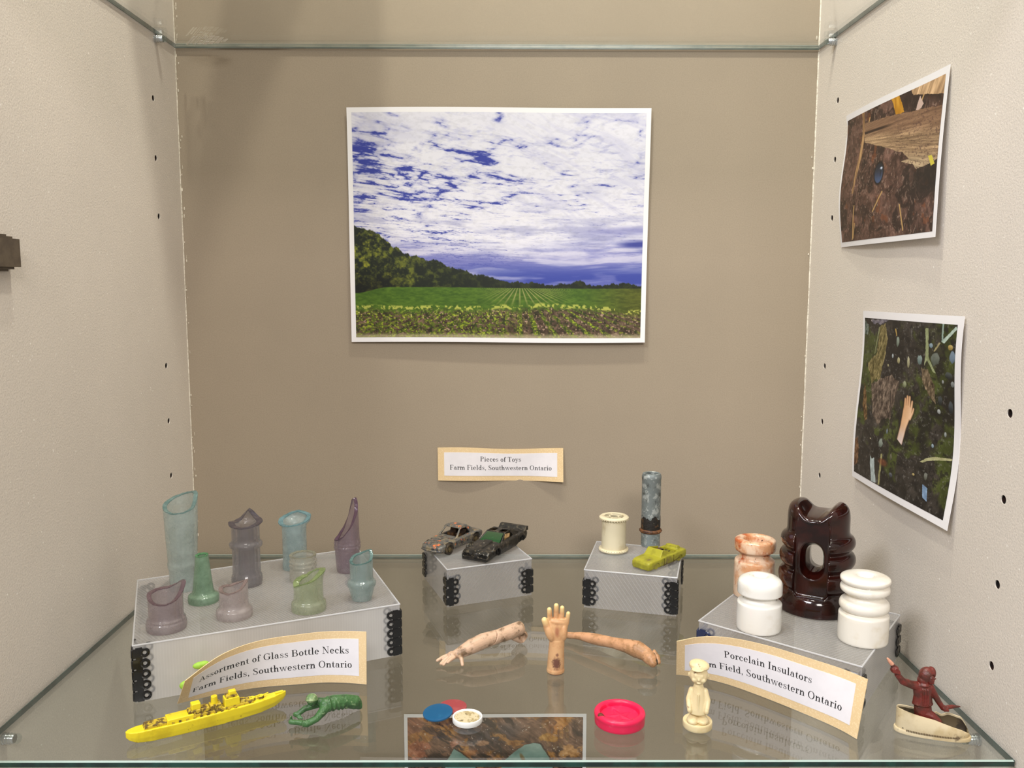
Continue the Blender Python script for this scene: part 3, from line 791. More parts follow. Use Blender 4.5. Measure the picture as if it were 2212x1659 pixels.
def paint_arm(u, v):
    A = 1.15
    wx = NA.fbm(u*5, v*5*A, 4)-.5; wy = NB.fbm(u*5, v*5*A, 4)-.5
    n = NA.fbm(u*10+wx*2, v*10*A+wy*2, 7, .7); g = NB.fbm(u*4+wx*2, v*4+wy*2, 4, .55)
    img = rgb(44, 40, 36)+(n-.5)[..., None]*rgb(96, 88, 84)
    img = over(img, ss(g, .47, .62)*.8, rgb(62, 74, 22)+(n-.5)[..., None]*rgb(70, 84, 40))
    img = over(img, ss(NC.fbm(u*8, v*9, 4), .55, .7)*.8, (20, 18, 18))
    img = over(img, ss(NA.fbm(u*60, v*70, 4, .65), .64, .72)*.55, (120, 118, 114))
    img = over(img, ss(NB.fbm(u*30, v*34, 4, .65), .58, .66)*.6, (16, 14, 14))
    ju = u+.03*(NA.fbm(u*34, v*34, 4, .6)-.5); jv = v+.026*(NB.fbm(u*34, v*34, 4, .6)-.5)
    bk = NB.fbm(u*60+v*16, v*34, 5, .72)
    for p, c in (([(.072, .284), (.191, .203), (.21, .043), (.277, .023), (.319, .109), (.296, .214), (.246, .393), (.208, .362), (.14, .404)], (124, 112, 66)),
                 ([(.14, .404), (.39, .319), (.473, .353), (.4, .581), (.333, .582), (.272, .644), (.194, .576)], (106, 90, 78)),
                 ([(.05, .40), (.09, .46), (.135, .63), (.10, .64), (.06, .55)], (110, 80, 44)), ([(.06, .83), (.03, .76), (.0, .78), (.0, .96), (.05, .93)], (112, 76, 48)),
                 ([(.70, .25), (.76, .25), (.83, .34), (.84, .43), (.79, .40), (.72, .33)], (122, 104, 80)),
                 ([(.09, .01), (.35, .0), (.22, .03), (.12, .035)], (128, 122, 134)), ([(.0, .02), (.06, .04), (.05, .1), (0, .1)], (98, 112, 104))):
        img = over(img, inside(ju, jv, p), rgb(*c)*.86+(bk-.5)[..., None]*rgb(220, 205, 180))
    img = over(img, ss(1-np.abs(u-.385-.1*(v-.4))/.012, 0, 1)*ss(v, .40, .43)*(1-ss(v, .53, .56))*.8, (40, 32, 28))
    su = u+.006*(NA(u*50, v*50)-.5)
    for p, c in (([(.722, .029), (.75, .029), (.764, .184), (.837, .263), (.81, .258), (.751, .2), (.727, .233), (.735, .15)], (142, 150, 110)),
                 ([(.991, .008), (.874, .093), (.9, .1), (1.002, .022)], (172, 190, 178)), ([(.87, .0), (.885, .0), (.89, .09), (.875, .09)], (140, 160, 150)), ([(.85, .10), (.87, .10), (.82, .15), (.81, .15)], (160, 150, 110)),
                 ([(.733, .757), (.80, .72), (.863, .702), (1.003, .68), (1.004, .69), (.89, .714), (.80, .738), (.761, .757)], (168, 166, 124)),
                 ([(.213, .843), (.235, .86), (.266, .845), (.28, .92), (.307, .993), (.247, .998), (.218, .891)], (166, 178, 178)),
                 ([(.339, .805), (.359, .801), (.35, .995), (.33, .996)], (146, 142, 96)),
                 ([(.15, .22), (.2, .05), (.215, .05), (.165, .21)], (124, 128, 90)), ([(.40, .05), (.415, .05), (.43, .09), (.42, .09)], (176, 146, 80)),
                 ([(.78, .87), (.83, .88), (.84, .95), (.80, .94)], (120, 146, 176))):
        img = over(img, inside(su, v, p), rgb(*c)+(NC.fbm(u*70, v*40, 3)-.5)[..., None]*60)
    img = over(img, ss(1-np.hypot((u-.37)/.07, (v-.85)/.03), 0, .6)*.7, (120, 62, 36))
    for x, y, a, b, c in ((.324, .743, .028, .032, (150, 166, 150)), (.68, .205, .028, .030, (138, 166, 162)), (.824, .187, .045, .038, (120, 132, 118)), (.98, .166, .028, .034, (122, 152, 180)), (.443, .121, .018, .030, (150, 170, 150)),
                          (.461, .229, .016, .022, (206, 196, 132)), (.568, .225, .013, .036, (196, 190, 138)), (.538, .359, .016, .020, (150, 160, 110)), (.80, .825, .016, .022, (130, 134, 120)), (.69, .840, .016, .010, (214, 184, 96)),
                          (.785, .12, .018, .018, (140, 172, 190)), (.955, .116, .022, .014, (222, 186, 84)), (.39, .21, .010, .012, (176, 190, 196)), (.34, .27, .012, .010, (186, 176, 120)), (.90, .30, .012, .014, (170, 176, 180)), (.985, .30, .014, .016, (150, 160, 160)),
                          (.56, .70, .02, .016, (90, 92, 84)), (.83, .65, .012, .012, (150, 180, 200)), (.93, .57, .012, .014, (160, 170, 170)), (.45, .80, .014, .022, (116, 112, 84)), (.47, .90, .02, .016, (100, 106, 120)), (.2, .74, .01, .006, (226, 206, 150)),
                          (.385, .66, .009, .016, (132, 150, 170)), (.87, .46, .012, .012, (190, 196, 196)), (.97, .42, .02, .03, (70, 82, 92)), (.88, .40, .018, .022, (72, 82, 84)), (.95, .26, .03, .02, (74, 84, 84))):
        q = np.hypot((u-x)/a, (v-y)/b)+.9*(NA.fbm(u*26+x*40, v*26, 3, .6)-.5)
        gc = rgb(*c).mean(); img = over(img, 1-ss(q, .80, 1.0), (rgb(*c)*.65+gc*.35)*.92-(ss((v-y)/b, -.6, 1)*44)[..., None]+(n-.5)[..., None]*60)
    def cap(x0, y0, r0, x1, y1, r1):
        dx, dy = x1-x0, (y1-y0)*A; L = dx*dx+dy*dy
        t = np.clip(((u-x0)*dx+(v-y0)*A*dy)/L, 0, 1)
        return np.hypot(u-x0-dx*t, (v-y0)*A-dy*t)-(r0+(r1-r0)*t)
    dm = np.full(u.shape, 9.0)
    for q in ((.524, .690, .030, .548, .600, .030), (.548, .600, .030, .574, .520, .042), (.574, .520, .042, .580, .505, .044), (.553, .500, .014, .553, .440, .0095), (.572, .495, .014, .574, .424, .0100), (.592, .495, .014, .596, .424, .0100),
              (.612, .500, .013, .622, .446, .0090), (.604, .540, .016, .630, .505, .010), (.630, .505, .010, .638, .484, .008)):
        dm = np.minimum(dm, cap(*q))
    cut = (v-.690)-(.535-u)*-.45
    m = ss(-dm, -.002, .003)*(1-ss(v+(.535-u)*.5, .698, .704))
    img = over(img, ss(-dm, -.030, .004)*.55, (16, 12, 10))
    img = over(img, m, rgb(214, 170, 128)+ss(v, .56, .70)[..., None]*rgb(-6, 18, 54)+ss(dm, -.022, -.002)[..., None]*rgb(-46, -44, -40)*ss(u, .50, .52)[..., None]*0+ss(u-.55+.22*(v-.55), .0, .06)[..., None]*rgb(18, 22, 26)+(n-.5)[..., None]*20)
    img = over(img, ss(dm, -.010, -.001)*m*.55, (134, 88, 56))
    return img
def paint_rock(u, v):
    A = 1.38
    s = (u*A*.8+v*1.0); t = (v*1.0-u*A*.0); r = u*A+v*1.1; q = v-u*A*.75
    wx = NA.fbm(u*6*A, v*6, 4)-.5; wy = NB.fbm(u*6*A, v*6, 4)-.5
    n = NA.fbm(r*3.2+wx*1.5, q*13+wy*3, 6, .62); m = NB.fbm(u*22*A+wx*3, v*22+wy*3, 4, .6)
    img = rgb(106, 76, 58)+(n-.5)[..., None]*rgb(200, 160, 132)+(m-.5)[..., None]*rgb(60, 50, 40)
    img = over(img, ss(1-np.hypot((u-.5)/.22, (v-.14+.35*(u-.5))/.12), 0, .7)*.8, rgb(74, 66, 70)+(n-.5)[..., None]*90)
    img = over(img, (1-ss(u, .05, .2))*ss(NC.fbm(u*7, v*8, 4), .35, .55)*.75, rgb(170, 108, 76)+(n-.5)[..., None]*170)
    img = over(img, ss(NB.fbm(r*4+5, q*9+wx*3, 5, .6), .56, .66)*.75, rgb(178, 120, 48)+(m-.5)[..., None]*130)
    img = over(img, ss(NC.fbm(r*3+1, q*12+wy*3, 5, .6), .57, .68)*.85, (36, 26, 22))
    fibre = NC.fbm(r*6+wx*2, q*46+wy*4, 5, .65)
    img = img+(fibre-.5)[..., None]*rgb(120, 100, 84)
    for x, y, a, b, c in ((.265, .215, .03, .04, (160, 100, 74)), (.43, .21, .05, .03, (178, 132, 96)), (.93, .28, .07, .05, (200, 146, 86)), (.82, .17, .07, .04, (186, 134, 56)), (.06, .26, .06, .09, (172, 104, 74)), (.35, .29, .04, .03, (146, 88, 42))):
        qd = np.hypot((u-x+.4*(v-y))/a, (v-y)/b)+1.7*(NA.fbm(u*26, v*26, 4, .6)-.5)
        img = over(img, (1-ss(qd, .7, 1.1))*.85, rgb(*c)+(m-.5)[..., None]*150+(fibre-.5)[..., None]*80)
    img = over(img, ss(NA.fbm(u*90, v*70, 2), .80, .86)*.8, (214, 200, 186))
    ju = u+.006*(NA(u*40, v*40)-.5); jv = v+.006*(NB(u*40, v*40)-.5)
    for p in ([(.265, .252), (.222, .355), (.20, .50), (.42, .50), (.365, .355), (.32, .305)], [(.552, .352), (.605, .285), (.662, .228), (.72, .208), (.755, .215), (.79, .285), (.815, .355), (.86, .52), (.50, .52)]):
        img = over(img, inside(ju-.008, jv+.006, p)*.6, (22, 16, 14))
        img = over(img, inside(ju, jv, p), rgb(124, 158, 150)+(NB.fbm(u*16, v*18, 4)-.5)[..., None]*rgb(70, 60, 60))
    img = over(img, ss(1-np.hypot((u-.655-.3*(v-.33))/.016, (v-.33)/.05), 0, .6)*.8, (120, 96, 52))
    return img
# field photograph on the back wall
def s_field(u, v, d):
    a = u/.2832; b = v/.2195
    x = -.1405+u*(1+.006*(b-.5)*0)+.0016*b*(a-.0)*2-.0008*b
    y = -.0022-.0018*np.sin(a*3.14)*b-.004*(1-a)*(b-.5)**2*2-.0035*a*(1-b)-.0012*np.sin(b*5+a*3)-d
    return x, y+0*x, .2120+v+.0004*np.sin(a*6.3)+0*a
photo_print('large photograph of a crop field under a cloudy sky on the back wall', s_field, .2822, .2195, (.0045, .0045, .0045, .0045), (620, 482), paint_field, (0, -.003, .32))
# two prints on the right wall (u runs from the back of the cabinet towards the viewer)
def s_beetle(u, v, d):
    a = u/.176; b = v/.111
    off = .0020+.0022*np.sin(b*6.0-.6)*(1-a)+.0008*a+.0048*a*(1-b)**2+.0026*a*np.sin(b*3.14)*.8+.0012*np.sin(a*5)
    return .3-off-d+0*u, -.0755-u-.0030*(1-b)+.0*a, .3000+v+.0015*a*0
photo_print('photograph of a beetle among dry husks, upper print on the right wall', s_beetle, .1785, .1115, (.0038, .0045, .0040, .0050), (500, 330), paint_beetle, (.297, -.165, .355))
def s_arm(u, v, d):
    a = u/.159; b = v/.1375
    off = .0018+.0020*np.sin(b*5.5+.4)*(1-a)*.8+.0020*a*np.sin(b*6.2+2.6)+.0030*a*(1-b)**2+.0012*(1-b)*(1-a)+.001*np.sin(a*4)
    return .3-off-d+0*u, -.1332-u-.0022*(1-b)*0, .1100+v+.0018*a*b
photo_print('photograph of a doll arm lying on mossy soil, lower print on the right wall', s_arm, .1595, .1370, (.0042, .0068, .0050, .0055), (380, 460), paint_arm, (.297, -.213, .178))
def s_rock(u, v, d): return -.0955+u, -.0012-d+0*u-.0006*np.sin(u*30), -.3075+v
photo_print('photograph of blue-green shards on brown rock, low on the back wall beneath the glass', s_rock, .186, .14, (.0035, .0035, .0035, .0035), (460, 330), paint_rock, (0, -.002, -.24))
# ---------------------------------------------------------------- clear ribbed plastic risers bound with black spiral comb
M_COMB = pmat('black_comb_plastic', (10, 9, 10), 0.25, coat=0.3)
M_COMBB = pmat('navy_comb_plastic', (30, 40, 74), 0.3, coat=0.3)
M_FOLD = fluted_plastic('highlit_fold_plastic', 0.0, 0.0004, 0.85, 0.1, (236, 236, 238))  # highlight along the folds, painted as near-opaque white plastic
def panel(name, p0, p1, p2, p3, inward, mat, parent, th=0.0006):
    """quad p0 p1 p2 p3 (bottom-left, bottom-right, top-right, top-left) given some thickness"""
    P = [Vector(p) for p in (p0, p1, p2, p3)]; nn = Vector(inward)*th
    v = P+[p+nn for p in P]
    f = [(0, 1, 2, 3), (7, 6, 5, 4), (0, 4, 5, 1), (1, 5, 6, 2), (2, 6, 7, 3), (3, 7, 4, 0)]
    me = mesh_from(v, f)
    uv = me.uv_layers.new(name='UVMap'); ex = (P[1]-P[0]).normalized(); ey = (P[3]-P[0]).normalized()
    for l in me.loops:
        q = me.vertices[l.vertex_index].co-P[0]
        uv.data[l.index].uv = (q.dot(ex), q.dot(ey))
    return link(name, me, mat, parent, smooth=False)
def comb(parent, c, a, b, h, n, z0, pitch, mat):
    """spiral comb at a vertical edge c; a, b unit vectors along the two faces"""
    a, b = Vector(a), Vector(b); up = Vector((0, 0, 1)); out = -(a+b).normalized()
    m = MB()
    def q(x): # frame with local z = outward normal of the face that runs along x
        other = b if x is a else a
        nrm = -other
        return Matrix((x, up, nrm)).transposed() if True else None
    for k in range(n):
        z = z0+k*pitch
        for x, other in ((a, b), (b, a)):
            nrm = -(other-x*other.dot(x)).normalized()
            R = Matrix((x, up, x.cross(up))).transposed()
            if x.cross(up).dot(nrm) < 0: R = Matrix((x, up, -(x.cross(up)))).transposed()
            m.tube_ring(c+x*.0068+nrm*.0007+up*z, .0022, .00100, R, 18, 8, 0.7)
            # strap from the ring back to the edge
            m.hexa([c+x*.0052+nrm*.0003+up*(z-.0030), c-x*.0004+nrm*.0003+up*(z-.0030), c-x*.0004+nrm*.0012+up*(z-.0030), c+x*.0052+nrm*.0012+up*(z-.0030),
                    c+x*.0052+nrm*.0003+up*(z+.0030), c-x*.0004+nrm*.0003+up*(z+.0030), c-x*.0004+nrm*.0012+up*(z+.0030), c+x*.0052+nrm*.0012+up*(z+.0030)])
            # backbone between loops
            m.hexa([c+x*.0054+nrm*.0002+up*(z-pitch/2), c+x*.0014+nrm*.0002+up*(z-pitch/2), c+x*.0014+nrm*.0009+up*(z-pitch/2), c+x*.0054+nrm*.0009+up*(z-pitch/2),
                    c+x*.0054+nrm*.0002+up*(z+pitch/2), c+x*.0014+nrm*.0002+up*(z+pitch/2), c+x*.0014+nrm*.0009+up*(z+pitch/2), c+x*.0054+nrm*.0009+up*(z+pitch/2)])
        m.capsule(c+out*.0009+up*(z-.0022), .0008, c+out*.0009+up*(z+.0022), .0008, 10)
    o = m.build('spiral_comb', mat, parent)
    i = MB()
    for k in range(n):
        z = z0+k*pitch+.0030
        for x, other in ((a, b), (b, a)):
            inn = (other-x*other.dot(x)).normalized()
            R = Matrix((x, up, x.cross(up))).transposed()
            i.tube_ring(c+x*.0092+inn*.0011+up*z, .0022, .00095, R, 18, 8, 0.7)
            i.capsule(c+x*.0074+inn*.0016+up*(z+.001), .0011, c+x*.0024+inn*.0022+up*(z+.0008), .0011, 8)
    i.build('inner_loops', mat, o)
def riser(label, fl, fr, br, bl, h, mats, combs, group=None, mat=None):
    cx = (fl[0]+br[0])/2; cy = (fl[1]+br[1])/2
    t = thing('display_riser', label, 'display stand', (cx, cy, 0), 0, 'clear plastic risers on the shelf')
    P = [Vector((p[0]-cx, p[1]-cy, 0.0003)) for p in (fl, fr, br, bl)]; up = Vector((0, 0, h-.0003))
    names = ('front_panel', 'right_panel', 'back_panel', 'left_panel')
    for k in range(4):
        a, b = P[k], P[(k+1) % 4]; d = (b-a).normalized(); inn = Vector((-d.y, d.x, 0))
        panel(names[k], a, b, b+up-Vector((0, 0, .0006)), a+up-Vector((0, 0, .0006)), inn, mats[k], t)
    tp = panel('top_panel', P[0]+up, P[1]+up, P[2]+up, P[3]+up, (0, 0, -1), mats[4], t)
    for k in range(4):
        a, b = P[k]+up-Vector((0, 0, .0004)), P[(k+1) % 4]+up-Vector((0, 0, .0004))
        MB().capsule(a, .0006, b, .0006, 8).build('fold_edge_highlight', M_FOLD, tp)
    for k, n, z0, pitch, mm in combs:
        c = P[k]; comb(t, c, (P[(k+1) % 4]-c).normalized(), (P[(k-1) % 4]-c).normalized(), h, n, z0, pitch, mm or M_COMB)
    return t
F_LF = fluted_plastic('frosted_front', 0.0, 0.0018, 0.50, 0.03, (255, 254, 252))
F_LT = fluted_plastic('ribbed_top_a', 0.35, 0.0021, 0.20, 0.13)
F_S = fluted_plastic('ribbed_side_a', 0.0, 0.0016, 0.26, 0.08)
F_D1 = fluted_plastic('ribbed_front_a', -0.70, 0.0026, 0.24, 0.05)
F_D2 = fluted_plastic('ribbed_front_b', 0.62, 0.0028, 0.24, 0.09)
F_T2 = fluted_plastic('ribbed_top_b', 1.25, 0.0017, 0.22, 0.15)
F_B = fluted_plastic('clear_back', 0.5, 0.0022, 0.10, 0.06)
F_RT = fluted_plastic('ribbed_top_c', -0.30, 0.0026, 0.20, 0.12)
F_RS = fluted_plastic('ribbed_side_b', 1.57, 0.0017, 0.38, 0.06)
HLB, HS1, HS2, HRB = .039, .033, .033, .032
riser('wide frosted plastic riser at left holding the bottle necks', (-.2295, -.3075), (-.0680, -.2355), (-.1212, -.1030), (-.2780, -.1855), HLB,
      (F_LF, F_S, F_B, F_S, F_LT), ((0, 5, .0042, .0072, None), (1, 5, .0040, .0068, None), (2, 4, .006, .0078, None), (3, 4, .006, .0078, None)))
riser('small clear plastic riser under the two worn toy cars', (-.0402, -.1425), (.0306, -.1138), (.0035, -.0400), (-.0668, -.0685), HS1,
      (F_D1, F_B, F_B, F_S, F_T2), ((0, 3, .0050, .0080, None), (1, 3, .0058, .0072, None), (3, 3, .0056, .0074, None)))
riser('small clear plastic riser under the thread spool and yellow car', (.0737, -.1425), (.1468, -.1626), (.1660, -.0880), (.0920, -.0640), HS2,
      (F_D2, F_S, F_B, F_B, F_T2), ((0, 3, .0058, .0076, None), (1, 4, .0050, .0068, None), (2, 3, .0056, .0074, None)))
riser('clear plastic riser at right carrying the porcelain insulators', (.1457, -.2490), (.2312, -.3232), (.2930, -.2385), (.2075, -.1645), HRB,
      (F_D1, F_RS, F_B, F_S, F_RT), ((0, 3, .0060, .0080, M_COMBB), (1, 3, .0050, .0080, None), (2, 3, .0056, .0080, None)))
# ---------------------------------------------------------------- broken bottle necks standing upside down on the left riser
G_NECK = 'glass bottle necks on the left riser'
def broken_neck(name, label, loc, prof, wall, top, zc, mat, rim_mat, rz=0.0, n=56, K=9, bore=None):
    """prof: outer (r, z) from the base up; top: [(deg, z)] height of the break round the neck (0 = right, -90 = front)"""
    t = thing(name, label, 'bottle neck', loc, rz, G_NECK)
    pr = np.array(prof); zs = [z for r, z in prof if z < zc]+[zc]
    td = sorted([(d % 360, z) for d, z in top]); td = [(td[-1][0]-360, td[-1][1])]+td+[(td[0][0]+360, td[0][1])]
    ta, tz = zip(*td); rnd = random.Random(label)
    V, F = [], []; cols = len(zs)+K
    jit = [rnd.uniform(-1, 1)*.0002 for _ in range(n)]
    for side in (0, 1):
        for i in range(n):
            d = 360*i/n; a = math.radians(d); zt = float(np.interp(d, ta, tz))+jit[i]-(0.0004*side)
            col = list(zs)+[zc+(zt-zc)*(k+1)/K for k in range(K)]
            for z in col:
                r = float(np.interp(z, pr[:, 1], pr[:, 0]))
                if side: r = max(.0012, (bore if bore else min(float(np.interp(q, pr[:, 1], pr[:, 0])) for q in (z,)))-wall) if not bore else bore
                V.append((r*math.cos(a), r*math.sin(a), z))
    N = n*cols
    for i in range(n):
        j = (i+1) % n
        for k in range(cols-1):
            F.append((i*cols+k, j*cols+k, j*cols+k+1, i*cols+k+1)); F.append((N+i*cols+k, N+i*cols+k+1, N+j*cols+k+1, N+j*cols+k))
        F.append((i*cols, N+i*cols, N+j*cols, j*cols))
    body = mesh_from(V, F, 'neck'); link('neck', body, mat, t, angle=35)
    E_, EF = [], []
    for i in range(n):
        o = Vector(V[i*cols+cols-1]); q = Vector(V[N+i*cols+cols-1]); m = (o+q)/2+Vector((0, 0, rnd.uniform(.0001, .0003)))
        lo = Vector((0, 0, -.0007))
        E_ += [o+(o-m)*.04+lo, o+(o-m)*.04, m, q+(q-m)*.04, q+(q-m)*.04+lo]
    for i in range(n):
        j = (i+1) % n
        for k in range(4): EF.append((i*5+k, j*5+k, j*5+k+1, i*5+k+1))
        EF.append((i*5+4, j*5+4, j*5, i*5))
    link('broken_edge', mesh_from(E_, EF), rim_mat, t, angle=20)
    return t
def G(n, tint, milk, mc, rm=0.5, tr=None):
    a = bottle_glass(n, tuple(q**.42 for q in tint)+(1,), milk*.8, [min(250, 30+q*.5+(sum(mc)/3)*.62) for q in mc])
    b = bottle_glass(n+'_edge', tuple(q**.6 for q in (tr or [q*q for q in tint]))+(1,), rm*.85, [q*1.0 for q in mc], 420, .2)
    return a, b
AQ = G('aqua_glass', (.82, .92, .91), .42, (176, 198, 196), .6, (.35, .68, .70))
AQ2 = G('light_blue_glass', (.76, .90, .92), .45, (160, 196, 204), .7, (.45, .74, .80))
GN = G('frosted_green_glass', (.62, .84, .66), .66, (120, 178, 130), .8, (.62, .82, .66))
GY = G('smoky_grey_glass', (.78, .76, .81), .34, (132, 124, 132), .5, (.60, .57, .63))
PU = G('purple_glass', (.80, .70, .78), .34, (140, 112, 132), .5, (.48, .36, .48))
PL = G('pale_violet_glass', (.80, .72, .76), .40, (160, 138, 142), .45, (.60, .46, .54))
PK = G('pale_pink_glass', (.86, .80, .80), .48, (186, 166, 162), .5, (.80, .72, .72))
CL = G('clear_glass', (.92, .92, .86), .30, (200, 196, 172), .4, (.9, .9, .84))
YG = G('yellow_green_glass', (.82, .89, .70), .40, (172, 186, 134), .7, (.62, .78, .50))
TE = G('teal_glass', (.72, .86, .86), .36, (150, 178, 172), .6, (.28, .62, .66))
Z0 = HLB+.0002
broken_neck('bottle_neck', 'tallest pale aqua bottle neck with a slanted broken top, back left corner', (-.2350, -.2043, Z0),
  rounded([(.0098, 0), (.0100, .008), (.0101, .0155), (.0108, .0172), (.0110, .0200), (.0106, .0225), (.0108, .027), (.0116, .042), (.0126, .070)], 2, .14), .0028,
  [(180, .0655), (130, .0690), (90, .0715), (50, .0735), (15, .0725), (0, .0690), (-20, .0640), (-60, .0615), (-100, .0610), (-140, .0630)], .056, *AQ)
broken_neck('bottle_neck', 'small frosted green tapering tube with a chipped flared base', (-.2110, -.2305, Z0),
  rounded([(.0106, 0), (.0109, .002), (.0106, .0050), (.0080, .0066), (.0072, .0090), (.0060, .020), (.0044, .036)], 2, .14), .0017,
  [(0, .0348), (90, .0352), (180, .0346), (270, .0342)], .033, *GN)
broken_neck('bottle_neck', 'smoky grey bottle neck with a raised ring and a jagged spiky top', (-.1902, -.1940, Z0),
  rounded([(.0112, 0), (.0116, .003), (.0114, .0072), (.0104, .0088), (.0103, .028), (.0104, .0290), (.0122, .0300), (.0124, .0325), (.0108, .0340), (.0104, .0350), (.0104, .0455), (.0118, .0475), (.0132, .0490), (.012, .054)], 2, .14), .0042,
  [(180, .0486), (150, .0480), (125, .0488), (105, .0535), (90, .0565), (75, .0545), (55, .0500), (30, .0490), (0, .0492), (-20, .0484), (-60, .0470), (-100, .0466), (-140, .0474)], .044, *GY)
broken_neck('bottle_neck', 'light blue bottle neck with a wide tilted flared top', (-.1626, -.1560, Z0),
  rounded([(.0100, 0), (.0102, .004), (.0096, .0080), (.0096, .030), (.0098, .0355), (.0118, .0378), (.0136, .0395), (.0134, .0440)], 2, .14), .0032,
  [(180, .0385), (120, .0425), (90, .0445), (60, .0435), (20, .0430), (0, .0425), (-40, .0400), (-90, .0380), (-140, .0375)], .035, *AQ2)
broken_neck('bottle_neck', 'purple bottle neck broken to a tall pointed shard', (-.1186, -.1635, Z0),
  rounded([(.0084, 0), (.0089, .003), (.0098, .0165), (.0099, .0180), (.0106, .0190), (.0107, .0208), (.0101, .0218), (.0107, .0228), (.0104, .0242), (.0099, .027), (.0096, .040), (.0086, .062)], 2, .14), .0026,
  [(0, .0515), (20, .0565), (38, .0590), (58, .0575), (75, .0510), (95, .0420), (120, .0330), (150, .0275), (180, .0258), (-140, .0268), (-100, .0305), (-60, .0385), (-30, .0455)], .0245, *PU, n=80)
broken_neck('bottle_neck', 'clear screw-thread bottle neck standing behind the yellow-green one', (-.1492, -.1847, Z0),
  rounded([(.0104, 0), (.0104, .0085), (.0098, .0095), (.0098, .0105), (.0106, .0112), (.0106, .0122), (.0098, .0130), (.0098, .0138), (.0106, .0146), (.0106, .0156), (.0098, .0164), (.0100, .0180), (.0103, .0192), (.0102, .0220)], 2, .14), .0022,
  [(0, .0204), (90, .0206), (180, .0203), (270, .0203)], .0190, *CL)
broken_neck('bottle_neck', 'yellow-green bottle neck with a thick slanting broken top', (-.1310, -.2461, Z0),
  rounded([(.0120, 0), (.0123, .0025), (.0120, .0058), (.0104, .0075), (.0102, .012), (.0103, .0200), (.0106, .0230), (.0122, .0290)], 2, .14), .0040,
  [(180, .0200), (150, .0212), (110, .0225), (70, .0262), (30, .0285), (0, .0288), (-25, .0278), (-50, .0245), (-80, .0226), (-120, .0205), (-150, .0180)], .0150, *YG)
broken_neck('bottle_neck', 'small teal bottle neck with a wide collar, near the right edge of the riser', (-.0968, -.2259, Z0),
  rounded([(.0072, 0), (.0075, .0015), (.0092, .0085), (.0102, .0105), (.0105, .0125), (.0100, .0140), (.0084, .0150), (.0083, .0200), (.0086, .036)], 2, .14), .0020,
  [(180, .0290), (140, .0315), (100, .0325), (60, .0350), (35, .0356), (10, .0330), (-20, .0302), (-60, .0292), (-110, .0285)], .0250, *TE)
broken_neck('bottle_neck', 'purple bottle neck with a rolled lip and spout-like point, front left', (-.2184, -.2801, Z0),
  rounded([(.0126, 0), (.0131, .0020), (.0130, .0052), (.0122, .0062), (.0124, .0074), (.0112, .0086), (.0111, .013), (.0112, .0220), (.0118, .0260), (.0136, .0320)], 2, .14), .0026,
  [(180, .0246), (140, .0250), (100, .0252), (70, .0275), (45, .0308), (25, .0312), (0, .0262), (-30, .0222), (-70, .0198), (-110, .0205), (-150, .0232)], .0165, *PL)
broken_neck('bottle_neck', 'short pale pink bottle neck with a broad lip at its base', (-.1798, -.2586, Z0),
  rounded([(.0120, 0), (.0124, .0022), (.0121, .0055), (.0104, .0072), (.0097, .0090), (.0097, .018), (.0100, .027)], 2, .14), .0026,
  [(180, .0208), (120, .0200), (80, .0215), (40, .0240), (10, .0258), (-10, .0250), (-40, .0215), (-90, .0190), (-140, .0196)], .0145, *PK)

# ---------------------------------------------------------------- porcelain insulators
M_WP = pmat('white_glaze', (236, 234, 228), 0.15, [((226, 221, 210), 60, 0.5, 0.72), ((196, 176, 144), 60, 0.74, 0.84, 2), ((60, 50, 40), 520, 0.77, 0.80, 2)], coat=0.7)
M_WP2 = pmat('aged_white_glaze', (232, 227, 216), 0.2, [((220, 211, 192), 60, 0.5, 0.7), ((204, 172, 114), 45, 0.72, 0.84, 2), ((50, 44, 38), 300, 0.73, 0.78, 3)], coat=0.5)
M_RU = pmat('rust_stained_porcelain', (226, 196, 168), 0.28, [((206, 150, 108), 80, 0.42, 0.62), ((176, 84, 34), 95, 0.52, 0.68), ((122, 50, 22), 120, 0.62, 0.76), ((90, 70, 58), 500, 0.66, 0.72, 2)], coat=0.4)
M_BR = pmat('dark_brown_glaze', (46, 14, 9), 0.12, [((26, 7, 5), 60, 0.4, 0.6), ((92, 72, 52), 130, 0.69, 0.78, 5)], coat=0.25, spec=0.4)
ZR = HRB+.0002
t = thing('insulator', 'orange rust-stained porcelain insulator at the back left of its riser', 'insulator', (.1985, -.1985, ZR), 0, 'insulators on the right riser')
MB().lathe(rounded([(.0005, 0), (.0150, 0), (.0152, .001), (.0152, .0262), (.0146, .0280), (.0125, .0290), (.0116, .0298), (.0114, .0320), (.0116, .0346), (.0146, .0352), (.0154, .0362), (.0155, .0390), (.0154, .0424), (.0148, .0440), (.0120, .0448), (.0092, .0444), (.0082, .0424), (.0078, .0300), (.0004, .0295)], 2), 64).build('body', M_RU, t)
t = thing('insulator', 'plain white two-part porcelain knob with a smooth domed cap, front left', 'insulator', (.1839, -.2629, ZR), 0, 'insulators on the right riser')
MB().lathe(rounded([(.0005, 0), (.0146, 0), (.0151, .0006), (.0152, .0176), (.0150, .0192), (.0134, .0200), (.0112, .0206), (.0108, .0218), (.0108, .0238), (.0112, .0246), (.0144, .0250), (.0151, .0256), (.0151, .0268), (.0151, .0325), (.0140, .0352), (.0105, .0372), (.0060, .0378), (.0044, .0372), (.0036, .0350), (.0004, .0340)], 2), 64).build('body', M_WP, t)
t = thing('insulator', 'white porcelain spool insulator with several grooves, front right', 'insulator', (.2480, -.2826, ZR), 0, 'insulators on the right riser')
